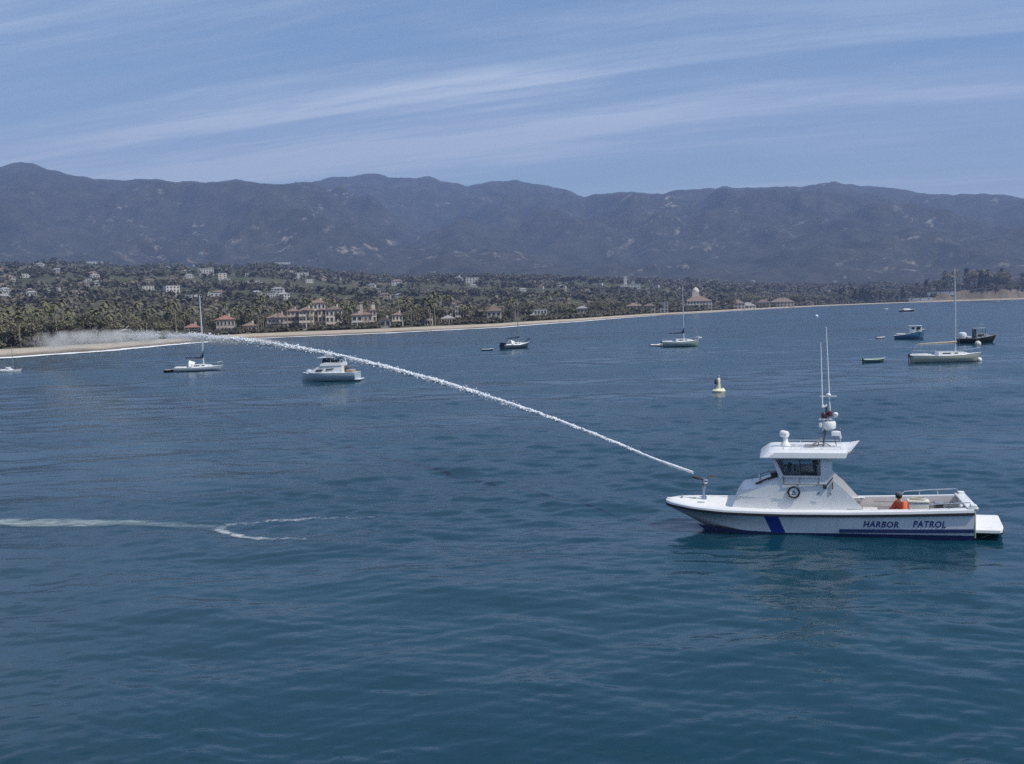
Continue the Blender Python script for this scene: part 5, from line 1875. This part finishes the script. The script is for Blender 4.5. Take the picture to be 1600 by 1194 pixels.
sailboat(p, radians(5), 'tiny white sailing dinghy with thin mast at the far left edge', L=3.6, B=1.5, fb=(0.4, 0.36, 0.55), mast_h=4.4, mast_u=0.62, cover=None, cab=(0.3, 0.62, 0.5), boom_l=1.6, boom_z=0.95, rails=False, outboard=False, mast_m=mid_grey, mast_r=0.03)

# motor cruiser with flybridge, bow to the left
MY = empty('motor_yacht', on_z(516, 595.5), radians(170), 'blue hulled motor cruiser with white flybridge and hardtop under the water jet', 'motor yacht')
L = 7.0
zs = lambda u: float(np.interp(u, [0, 0.5, 1], [1.05, 1.05, 1.1]))
make_hull(MY, L, 2.9, zs, blue_hull, boot_black, bow=0.6, tran=0.85, rake=-0.02)
cb = MB().loft([[(x, 1.12 * k * (1 - 0.35 * max(0, (x - 0.6) / 2.4)), 1.0 if abs(k) == 1 else z) for k in (-1, -0.86, 0, 0.86, 1)] for x, z in [(-1.9, 1.0), (-1.88, 1.95), (1.0, 1.88), (1.55, 1.65), (2.0, 1.4), (2.7, 1.12)]]).build('deckhouse', gel_white, MY, 35)
mb = MB()
for s in (1, -1):
    mb.loft([[(1.55, s * 0.99, 1.22), (1.3, s * 1.02, 1.46), (0.6, s * 1.06, 1.52)], [(1.5, s * 0.99, 1.20), (0.9, s * 1.075, 1.20), (0.35, s * 1.11, 1.42)]])
    mb.loft([[(0.15, s * 1.115, 1.36), (0.1, s * 1.06, 1.55)], [(-0.9, s * 1.115, 1.5), (-0.9, s * 1.06, 1.62)]])
mb.build('window', dark_grey, cb)
fl = MB().loft([[(x, 1.05 * k, z) for k in (-1, 1)] + [(x, 1.0 * k, z + h) for k in (1, -1)] for x, z, h in [(-1.9, 1.92, 0.35), (0.2, 1.90, 0.42), (0.85, 1.88, 0.25)]], True, True).build('flybridge', gel_white, MY)
mb = MB()
for s in (1, -1):
    for x0, x1 in ((0.75, 0.45), (-0.5, -0.5), (-1.7, -1.7)):
        mb.tube([(x0, s * 0.98, 2.1), (x1, s * 1.0, 2.86)], 0.035, 6)
mb.build('hardtop_post', gel_white, fl)
MB().prism([(0.86, 2.12), (0.5, 2.78), (0.42, 2.78), (0.7, 2.12)], -0.96, 0.96).build('windscreen', tint_glass, fl)
MB().box((-0.35, 0, 2.56), (1.9, 1.9, 0.5), bev=0.02).build('side_curtain', glass('vinyl_curtain', (0.35, 0.36, 0.36), 0.8), fl)
MB().box((-0.35, 0, 2.90), (3.0, 2.3, 0.09), bev=0.03).build('hardtop', gel_white, MY)
mb = MB().tube([(0.15, -0.2, 2.93), (0.05, -0.2, 3.45)], 0.09, 8).tube([(0.15, 0.2, 2.93), (0.05, 0.2, 3.45)], 0.09, 8).box((0.06, 0, 3.46), (0.3, 0.65, 0.12), bev=0.03)
mb.build('radar_arch', gel_white, MY)
MB().box((2.65, 0, 1.28), (0.5, 0.6, 0.3), bev=0.08).build('anchor_locker', gel_white, MY)
mb = MB()
for s in (1, -1):
    mb.tube([(0.6, s * 1.25, 1.1), (1.4, s * 1.1, 1.6), (2.5, s * 0.8, 1.68), (3.35, 0, 1.7)], 0.014, 5)
    mb.tube([(-3.3, s * 1.2, 1.05), (-3.3, s * 1.2, 1.75), (-1.9, s * 1.2, 1.75)], 0.02, 5)
mb.build('bow_rail', steel, MY)
MB().box((-2.05, -0.3, 1.45), (0.35, 0.8, 0.8), bev=0.06).build('cabin_door', dark_grey, MY)
MB().box((-2.75, 0.2, 1.2), (0.8, 1.5, 0.4), bev=0.1).build('cockpit_cover', tan_canvas, MY)
MB().box((-3.72, 0, 0.22), (0.55, 2.3, 0.1), bev=0.03).build('swim_platform', gel_white, MY)

# blue fishing boat, bow to the right
FB = empty('fishing_boat', on_z(1421, 530), radians(-14), 'small deep blue fishing boat with boxy white wheelhouse near the right shore', 'fishing boat')
zs = lambda u: float(np.interp(u, [0, 0.45, 1], [0.75, 1.05, 1.9]))
make_hull(FB, 5.6, 2.3, zs, deep_blue_hull, boot_black, bow=0.6, tran=0.8, rake=0.06)
wh = MB().box((1.1, 0, 1.9), (2.1, 1.7, 1.2), bev=0.08).build('wheelhouse', gel_white, FB)
MB().box((1.0, 0, 2.54), (2.5, 1.95, 0.09), bev=0.03).build('roof', gel_white, wh)
mb = MB()
for s in (1, -1):
    mb.box((0.55, s * 0.855, 2.1), (0.55, 0.02, 0.42), bev=0.008)
    mb.box((1.55, s * 0.855, 2.1), (0.7, 0.02, 0.5), bev=0.008)
mb.box((2.155, 0, 2.15), (0.02, 1.3, 0.4), bev=0.008)
mb.build('window', dark_grey, wh)
MB().box((1.35, -0.8, 1.75), (0.5, 0.1, 0.9), (0, 0, 0), 0.02).build('door', dark_grey, wh)
MB().box((-1.6, 0, 1.0), (1.6, 1.6, 0.35), bev=0.15).build('deck_cover', pale_hull, FB)
MB().tube([(0.2, 0.4, 2.55), (0.15, 0.4, 4.2)], 0.02, 5).tube([(2.2, 0.2, 1.8), (2.7, 0, 2.3)], 0.02, 5).build('aerial', steel, FB)

# black work boat
WB = empty('work_boat', on_z(1525, 536), radians(-8), 'black hulled work boat with grey cabin, tower and white tank on its stern deck', 'work boat')
zs = lambda u: float(np.interp(u, [0, 0.5, 1], [0.85, 0.85, 1.35]))
make_hull(WB, 6.6, 2.5, zs, black_hull, boot_black, bow=0.6, tran=0.85, deck=mid_grey, rake=0.1)
MB().loft([[(x, 0.9 * k * (1 - 0.2 * max(0, x - 0.8)), 0.8 if abs(k) == 1 else z) for k in (-1, -0.85, 0, 0.85, 1)] for x, z in [(-0.2, 0.8), (-0.15, 1.7), (1.6, 1.6), (2.3, 0.95)]]).build('cabin', mat('cabin_grey', (0.28, 0.3, 0.33), 0.5), WB, 35)
mb = MB()
for s in (1, -1):
    mb.box((0.5, s * 0.87, 1.35), (0.9, 0.03, 0.3), bev=0.01)
mb.build('window', dark_grey, WB)
mb = MB()
for s in (1, -1):
    for x in (-0.35, 1.25):
        mb.tube([(x, s * 0.85, 0.85), (x, s * 0.8, 2.45)], 0.035, 6)
mb.build('canopy_post', dark_grey, WB)
MB().box((0.45, 0, 2.5), (2.0, 1.9, 0.08), bev=0.03).build('canopy', mat('canopy_grey', (0.33, 0.36, 0.38), 0.6), WB)
MB().box((-0.3, 0, 1.6), (0.25, 1.5, 1.5), bev=0.05).build('back_curtain', dark_grey, WB)
mb = MB().tube([(0.6, -0.3, 2.5), (0.75, -0.1, 3.9)], 0.025, 5).tube([(1.0, 0.3, 2.5), (0.8, 0.1, 3.9)], 0.025, 5).tube([(0.4, 0, 3.1), (1.1, 0, 3.1)], 0.03, 5)
mb.box((0.75, 0, 3.2), (0.35, 0.35, 0.22), bev=0.06)
mb.build('radar_tower', steel, WB)
MB().lathe([(0.55, 0.85), (0.68, 1.05), (0.7, 1.45), (0.6, 1.75), (0.3, 1.88)], (-2.2, 0, 0), 16).build('white_tank', gel_white, WB)
MB().box((-1.2, 0, 1.05), (0.7, 1.2, 0.35), bev=0.1).build('fish_box', gel_white, WB)


def dinghy(loc, rz, L, B, m, top, label, h=0.42, cat='dinghy'):
    t = empty('dinghy', loc, rz, label, cat, 'dinghies on the bay')
    zs = lambda u: float(np.interp(u, [0, 0.5, 1], [h, h * 0.92, h * 1.35]))
    R = hull_loft(L, B, zs, 0.12, 0.6, 0.8, 0.08, 12, 5)
    mb = MB()
    for s in (1, -1):
        mb.loft([[(p[0], s * p[1], p[2]) for p in r] for r in R])
    r = R[0]
    mb.add([(p[0], p[1], p[2]) for p in r] + [(p[0], -p[1], p[2]) for p in r[::-1]], [tuple(range(2 * len(r)))])
    mb.build('hull', m, t)
    MB().loft([[(q[0][0], q[0][1] * k * 0.9, q[0][2] - 0.16) for k in (-1, 0, 1)] for q in R]).build('floor', top, t)
    mb = MB()
    for s in (1, -1):
        mb.tube([(q[0][0], s * q[0][1], q[0][2]) for q in R], 0.05, 6)
    mb.build('gunwale', top, t)
    mb = MB()
    for u in (-0.22, 0.12):
        mb.box((u * L, 0, h - 0.1), (0.24, B * 0.82, 0.04))
    mb.build('thwart', top, t)
    MB().box((-L / 2 - 0.06, 0, h), (0.16, 0.22, 0.35), bev=0.05).build('outboard_motor', dark_grey, t)
    return t


pale_green = mat('pale_green_paint', (0.46, 0.56, 0.46), 0.5)
dinghy(on_z(1366, 565.5), radians(6), 2.9, 1.35, mat('dull_green_hull', (0.22, 0.27, 0.25), 0.5), pale_green, 'pale green rowing dinghy floating alone left of the beige sloop', 0.34)
dinghy(on_z(1026, 542), radians(10), 2.5, 1.2, gel_white, gel_white, 'white dinghy tied behind the sage green sloop', 0.45)
dinghy(on_z(762, 548), radians(3), 2.4, 1.1, deep_blue_hull, pale_hull, 'small blue grey dinghy towed behind the dark canvas sloop', 0.30)
dinghy(on_z(266, 581.5), radians(-5), 1.9, 1.1, boot_black, beige_canvas, 'dark little dinghy trailing behind the white sloop with the navy sail cover', 0.36)
dinghy(on_z(1376, 529), radians(5), 1.8, 0.9, pale_hull, gel_white, 'tiny pale dinghy alone left of the deep blue fishing boat', 0.24)
LB = dinghy(on_z(1417, 487), radians(2), 9.2, 2.4, dark_grey, gel_white, 'long low white launch with small cabin moored off the far beach', 1.0, 'launch')
LB.name = 'launch'
MB().loft([[(x, 0.7 * k, 0.8 if abs(k) == 1 else z) for k in (-1, -0.8, 0.8, 1)] for x, z in [(-2.0, 0.8), (-1.9, 1.9), (1.4, 1.8), (2.6, 1.0)]]).build('cabin', gel_white, LB)
dinghy(on_z(1383, 484.5), radians(2), 4.6, 1.8, gel_white, gel_white, 'white open skiff left of the low white launch off the far beach', 0.9)
dinghy(on_z(1556, 472.5), radians(2), 9.0, 2.6, pale_green, pale_hull, 'faint pale skiff just off the bluff at the far right', 1.1)


def mooring(loc, r, m, label):
    t = empty('mooring_buoy', loc, 0, label, 'buoy', 'round mooring buoys')
    MB().ball((0, 0, r * 0.35), r, 2).build('float', m, t)
    MB().torus((0, 0, r * 1.4), r * 0.16, r * 0.05, 10, 6).build('ring', steel, t)
    return t


mooring(on_z(1530, 564), 0.34, gel_white, 'white ball buoy touching the bow of the beige sloop')
mooring(on_z(1528, 539), 0.5, mat('cream_float', (0.62, 0.58, 0.5), 0.5), 'cream ball buoy in front of the black work boat')
mooring(on_z(1276, 495), 0.8, gel_white, 'lone white buoy floating off the middle of the far beach')

BY = empty('channel_buoy', on_z(1123, 613), 0.4, 'white channel buoy with a tall post on a round float', 'buoy')
MB().lathe([(0.42, -0.25), (0.58, -0.02), (0.60, 0.16), (0.50, 0.27), (0.22, 0.33)], (0, 0, 0), 20).build('float', mat('buoy_white', (0.76, 0.72, 0.50), 0.5, dirt=(0.4, 0.36, 0.25, 0.5)), BY)
MB().lathe([(0.21, 0.32), (0.17, 0.8), (0.15, 1.25), (0.10, 1.32)], (0, 0, 0), 14).build('post', mat('buoy_post', (0.72, 0.68, 0.52), 0.5), BY)
MB().box((-0.27, 0.0, 0.95), (0.22, 0.26, 0.42), bev=0.04).build('battery_box', dark_grey, BY)
MB().lathe([(0.09, 1.31), (0.11, 1.36), (0.10, 1.50), (0.05, 1.56)], (0, 0, 0), 10).build('lantern', mid_grey, BY)
mb = MB()
for k in range(4):
    a = k * pi / 2 + 0.4
    mb.tube([(0.45 * cos(a), 0.45 * sin(a), 0.26), (0.16 * cos(a), 0.16 * sin(a), 0.9)], 0.02, 5)
mb.build('brace', mid_grey, BY)
MB().ball((0.52, 0.1, 0.2), 0.16, 2).build('side_float', gel_white, BY)

# ------------------------------------------------------------------ the water jet from the fire monitor and its drifting spray
J0 = to_w(NZ1)
_a = az_el(60, 528)[0]
J1 = Vector((235 * sin(_a), 235 * cos(_a), 0))
JD = (J1 - J0)
JD.z = 0
JL = JD.length
JD.normalize()
JS = Vector((JD.y, -JD.x, 0))
_kt = [0.0, 2.4, 4.8, 10.0, 15.2, 20.7, 27.4, 32.4, 38.1, 46.3, 56.2, 73.6, 106.6, 150, 205.4]
_kz = [J0.z, 2.23, 2.61, 3.31, 3.87, 4.38, 4.88, 5.24, 5.53, 5.87, 6.16, 6.44, 6.35, 5.7, 4.4]
_pc = np.polyfit(_kt, _kz, 7)


def jz(t):
    return np.interp(t, _kt, _kz) if np.isscalar(t) and t < 3 else np.interp(t, np.linspace(0, 205, 400), np.convolve(np.pad(np.interp(np.linspace(0, 205, 400), _kt, _kz), 6, mode='edge'), np.ones(13) / 13, 'valid'))


def ico(sub):
    bm = bmesh.new()
    bmesh.ops.create_icosphere(bm, subdivisions=sub, radius=1)
    bm.verts.index_update()
    V = np.array([v.co[:] for v in bm.verts])
    Fc = np.array([[v.index for v in f.verts] for f in bm.faces])
    bm.free()
    return V, Fc


def blobs(centers, radii, sub=1, stretch=None, flat=None):
    V, Fc = ico(sub) if sub else (np.array([(1, 0, 0), (-1, 0, 0), (0, 1, 0), (0, -1, 0), (0, 0, 1), (0, 0, -1)], float), np.array([(0, 2, 4), (2, 1, 4), (1, 3, 4), (3, 0, 4), (2, 0, 5), (1, 2, 5), (3, 1, 5), (0, 3, 5)]))
    n = len(centers)
    B = np.broadcast_to(V[None], (n, len(V), 3)) * radii[:, None, None]
    B = B * (1 + 0.35 * (rng.random((n, len(V), 1)) - 0.5))
    if stretch is not None:
        d = np.array(JD[:])
        al = (B @ d)[..., None] * d
        B = B + al * (stretch[:, None, None] - 1)
    B = B + centers[:, None, :]
    F_ = Fc[None] + (np.arange(n) * len(V))[:, None, None]
    return B.reshape(-1, 3), F_.reshape(-1, 3)


def along(t, side, up):
    return np.array(J0.xy.to_tuple() + (0,))[None] + t[:, None] * np.array(JD[:])[None] + side[:, None] * np.array(JS[:])[None] + np.stack([0 * t, 0 * t, np.interp(t, _kt, _kz) + up], 1)


def thin_spray(name, a):
    m = bpy.data.materials.new(name)
    m.use_nodes = True
    nt = m.node_tree
    nt.nodes.clear()
    d = N(nt, 'ShaderNodeBsdfDiffuse', {0: (0.93, 0.95, 0.97, 1)})
    tl = N(nt, 'ShaderNodeBsdfTranslucent', {0: (0.93, 0.95, 0.97, 1)})
    b = N(nt, 'ShaderNodeMixShader', {0: 0.25, 1: d.outputs[0], 2: tl.outputs[0]})
    mx = N(nt, 'ShaderNodeMixShader', {0: a, 1: N(nt, 'ShaderNodeBsdfTransparent').outputs[0], 2: b.outputs[0]})
    N(nt, 'ShaderNodeOutputMaterial', {0: mx.outputs[0]})
    return m


mist_m = thin_spray('fine_spray', 0.40)
jet_m = thin_spray('jet_water', 0.95)
Vs, Fs, off = [], [], 0
# solid core, roughened
n = 420
t = np.linspace(0, 46, n)
rad = np.interp(t, [0, 0.6, 3, 10, 20, 30, 40, 46], [0.045, 0.05, 0.056, 0.075, 0.09, 0.10, 0.08, 0.02])
rad = rad * (0.65 + 0.7 * fbm(t * 1.3, t * 0 + 2, 3, 90))
zc = jz(t)
k = 8
ang = np.linspace(0, 2 * pi, k + 1)[:-1]
wob = np.interp(t, [0, 5, 46], [0, 0.012, 0.09])
cs = wob * (fbm(t * 0.9, t * 0 + 5, 3, 91) - 0.5) * 2
cu = wob * (fbm(t * 0.9, t * 0 + 9, 3, 92) - 0.5) * 2
rr = rad[:, None] * (0.75 + 0.5 * rng.random((n, k)))
C0 = np.array(J0[:])
C0[2] = 0
Pn = C0[None, None] + t[:, None, None] * np.array(JD[:]) + ((cs[:, None] + rr * np.cos(ang))[..., None]) * np.array(JS[:])
Pn[..., 2] = zc[:, None] + cu[:, None] + rr * np.sin(ang)
Vs.append(Pn.reshape(-1, 3))
i = np.arange(n - 1)[:, None] * k + np.arange(k)[None]
j = np.arange(n - 1)[:, None] * k + (np.arange(k)[None] + 1) % k
q = np.stack([i, j, j + k, i + k], -1).reshape(-1, 4)
Fs.append(np.concatenate([q[:, [0, 1, 2]], q[:, [0, 2, 3]]]))
off += len(Vs[-1])
# clumps and thrown drops, denser in lumps
def add_blobs(nn, t0, t1, rf, sf, clump, seed, sub=1, sag=0.0):
    global off
    t = t0 + (t1 - t0) * rng.random(nn)
    keep = rng.random(nn) < np.clip((fbm(t * clump, t * 0 + seed, 3, seed) - 0.36) * 5.0, 0.03, 1)
    t = t[keep]
    m = len(t)
    sg = np.interp(t, *sf)
    r = np.interp(t, *rf) * (0.35 + 1.1 * rng.random(m) ** 2)
    dn = np.abs(rng.normal(0, 1, m)) * sag * sg
    c = along(t, rng.normal(0, 1, m) * sg, rng.normal(0, 0.55, m) * sg - dn)
    v, f = blobs(c, r, sub, 1 + 2.0 * rng.random(m))
    Vs.append(v)
    Fs.append(f + off)
    off += len(v)


add_blobs(3000, 1.5, 30, ([0, 10, 30], [0.02, 0.034, 0.045]), ([0, 10, 30], [0.032, 0.06, 0.085]), 1.1, 101)
add_blobs(6000, 16, 60, ([16, 60], [0.045, 0.062]), ([16, 60], [0.065, 0.13]), 0.75, 103)
add_blobs(2400, 42, 74, ([42, 74], [0.055, 0.05]), ([42, 74], [0.13, 0.23]), 0.5, 105)
jet = link_mesh('water_jet', np_mesh('water_jet', np.concatenate(Vs), np.concatenate(Fs), jet_m, True))
tag(jet, 'long white water jet arcing from the bow of the patrol boat towards the beach', 'water jet', kind='stuff')
Vs, Fs, off = [], [], 0
add_blobs(8000, 12, 75, ([12, 75], [0.03, 0.055]), ([3, 30, 75], [0.07, 0.14, 0.30]), 0.8, 107, 1, 0.5)
add_blobs(5000, 62, 112, ([62, 112], [0.055, 0.04]), ([62, 80, 112], [0.16, 0.26, 0.55]), 0.4, 109, 1, 0.6)
drops = link_mesh('spray_sheath', np_mesh('spray_sheath', np.concatenate(Vs), np.concatenate(Fs), mist_m, True))
tag(drops, 'thin sheath of thrown drops round the water jet', kind='stuff')
# falling, drifting spray far out: many fine drops
Vs, Fs, off = [], [], 0
nn = 14000
t = 62 + 150 * rng.random(nn) ** 0.9
keep = rng.random(nn) < np.clip((fbm(t * 0.22, t * 0 + 3, 4, 111) - 0.36) * 3.4, 0.1, 1) * np.interp(t, [62, 80, 110, 180, 212], [0.25, 0.6, 1, 0.9, 0.2])
t = t[keep]
m = len(t)
sg = np.interp(t, [62, 100, 212], [0.3, 1.4, 3.0])
up = np.interp(t, [62, 90, 150, 212], [0.1, 0.5, 0.9, 1.1])
dz = -np.abs(rng.normal(0, 1, m)) * np.interp(t, [62, 100, 160, 212], [0.35, 0.9, 1.5, 1.7]) + up * (0.5 + 1.0 * fbm(t * 0.3, t * 0, 3, 117)) * rng.random(m)
c = along(t, rng.normal(0, 1, m) * sg, dz)
c[:, 2] = np.maximum(c[:, 2], 0.2)
v, f = blobs(c, 0.024 + 0.022 * rng.random(m), 0)
spray = link_mesh('spray_mist', np_mesh('spray_mist', v, f, mist_m, True))
tag(spray, 'veil of fine white spray drifting in front of the beach trees', 'spray', kind='stuff')

# the finest spray is a real cloud of mist: a closed envelope with uneven density inside
MT0, MT1 = 40.0, 214.0
tq = np.linspace(MT0, MT1, 40)
qa = np.polyfit(tq, np.interp(tq, _kt, _kz), 2)
S0, S1, Z0, Z1 = 0.30, 2.6, 0.22, 2.0
mb = MB()
rings = []
for t in np.linspace(MT0, MT1, 24):
    k = (t - MT0) / (MT1 - MT0)
    ry, rz_ = (S0 + (S1 - S0) * k) * 1.3, (Z0 + (Z1 - Z0) * k) * 1.3
    zc_ = float(np.polyval(qa, t)) - 0.35 * k * 1.6
    rings.append([(t, ry * cos(a), max(0.25, zc_ + rz_ * sin(a))) for a in np.linspace(0, 2 * pi, 13)[:-1]])
mb.loft(rings, True, True)
mm = bpy.data.materials.new('mist')
mm.use_nodes = True
nt = mm.node_tree
nt.nodes.clear()
tco = N(nt, 'ShaderNodeTexCoord').outputs['Object']
sx = N(nt, 'ShaderNodeSeparateXYZ', {0: tco})
k_ = mapr(nt, sx.outputs[0], MT0, MT1)
ax = M2(nt, 'ADD', M2(nt, 'MULTIPLY', M2(nt, 'ADD', M2(nt, 'MULTIPLY', sx.outputs[0], float(qa[0])), float(qa[1])), sx.outputs[0]), float(qa[2]))
ax = M2(nt, 'SUBTRACT', ax, M2(nt, 'MULTIPLY', k_, 0.56))
ey = M2(nt, 'DIVIDE', sx.outputs[1], mapr(nt, k_, 0, 1, S0 * 1.3, S1 * 1.3))
ez = M2(nt, 'DIVIDE', M2(nt, 'SUBTRACT', sx.outputs[2], ax), mapr(nt, k_, 0, 1, Z0 * 1.3, Z1 * 1.3))
rr_ = M2(nt, 'ADD', M2(nt, 'MULTIPLY', ey, ey), M2(nt, 'MULTIPLY', ez, ez))
fall = mapr(nt, rr_, 0.1, 0.95, 1, 0, True)
n1 = N(nt, 'ShaderNodeTexNoise', {'Vector': N(nt, 'ShaderNodeMapping', {0: tco, 3: (0.22, 0.5, 0.45)}).outputs[0], 'Scale': 1.0, 'Detail': 5.0, 'Roughness': 0.62}).outputs[0]
n2 = N(nt, 'ShaderNodeTexNoise', {'Vector': N(nt, 'ShaderNodeMapping', {0: tco, 3: (0.05, 0.1, 0.1)}).outputs[0], 'Scale': 1.0, 'Detail': 2.0}).outputs[0]
dn = M2(nt, 'MULTIPLY', mapr(nt, n1, 0.43, 0.68, 0, 1, True), mapr(nt, n2, 0.34, 0.56, 0.35, 1.2))
dn = M2(nt, 'MULTIPLY', M2(nt, 'MULTIPLY', dn, fall), mapr(nt, k_, 0.0, 1.0, 1.0, 0.30))
dn = M2(nt, 'MULTIPLY', dn, M2(nt, 'MULTIPLY', mapr(nt, k_, 0.0, 0.08), mapr(nt, k_, 0.60, 0.98, 1, 0)))
pv = N(nt, 'ShaderNodeVolumePrincipled', {'Color': (0.99, 0.99, 1.0, 1), 'Density': M2(nt, 'MULTIPLY', dn, 0.68), 'Anisotropy': -0.2})
ho = N(nt, 'ShaderNodeOutputMaterial')
nt.links.new(pv.outputs[0], ho.inputs['Volume'])
mist = mb.build('mist', mm, smooth=0)
mist.location = (J0.x, J0.y, 0)
mist.rotation_euler = (0, 0, atan2(JD.y, JD.x))
tag(mist, 'pale drifting mist at the far end of the water jet', kind='stuff')
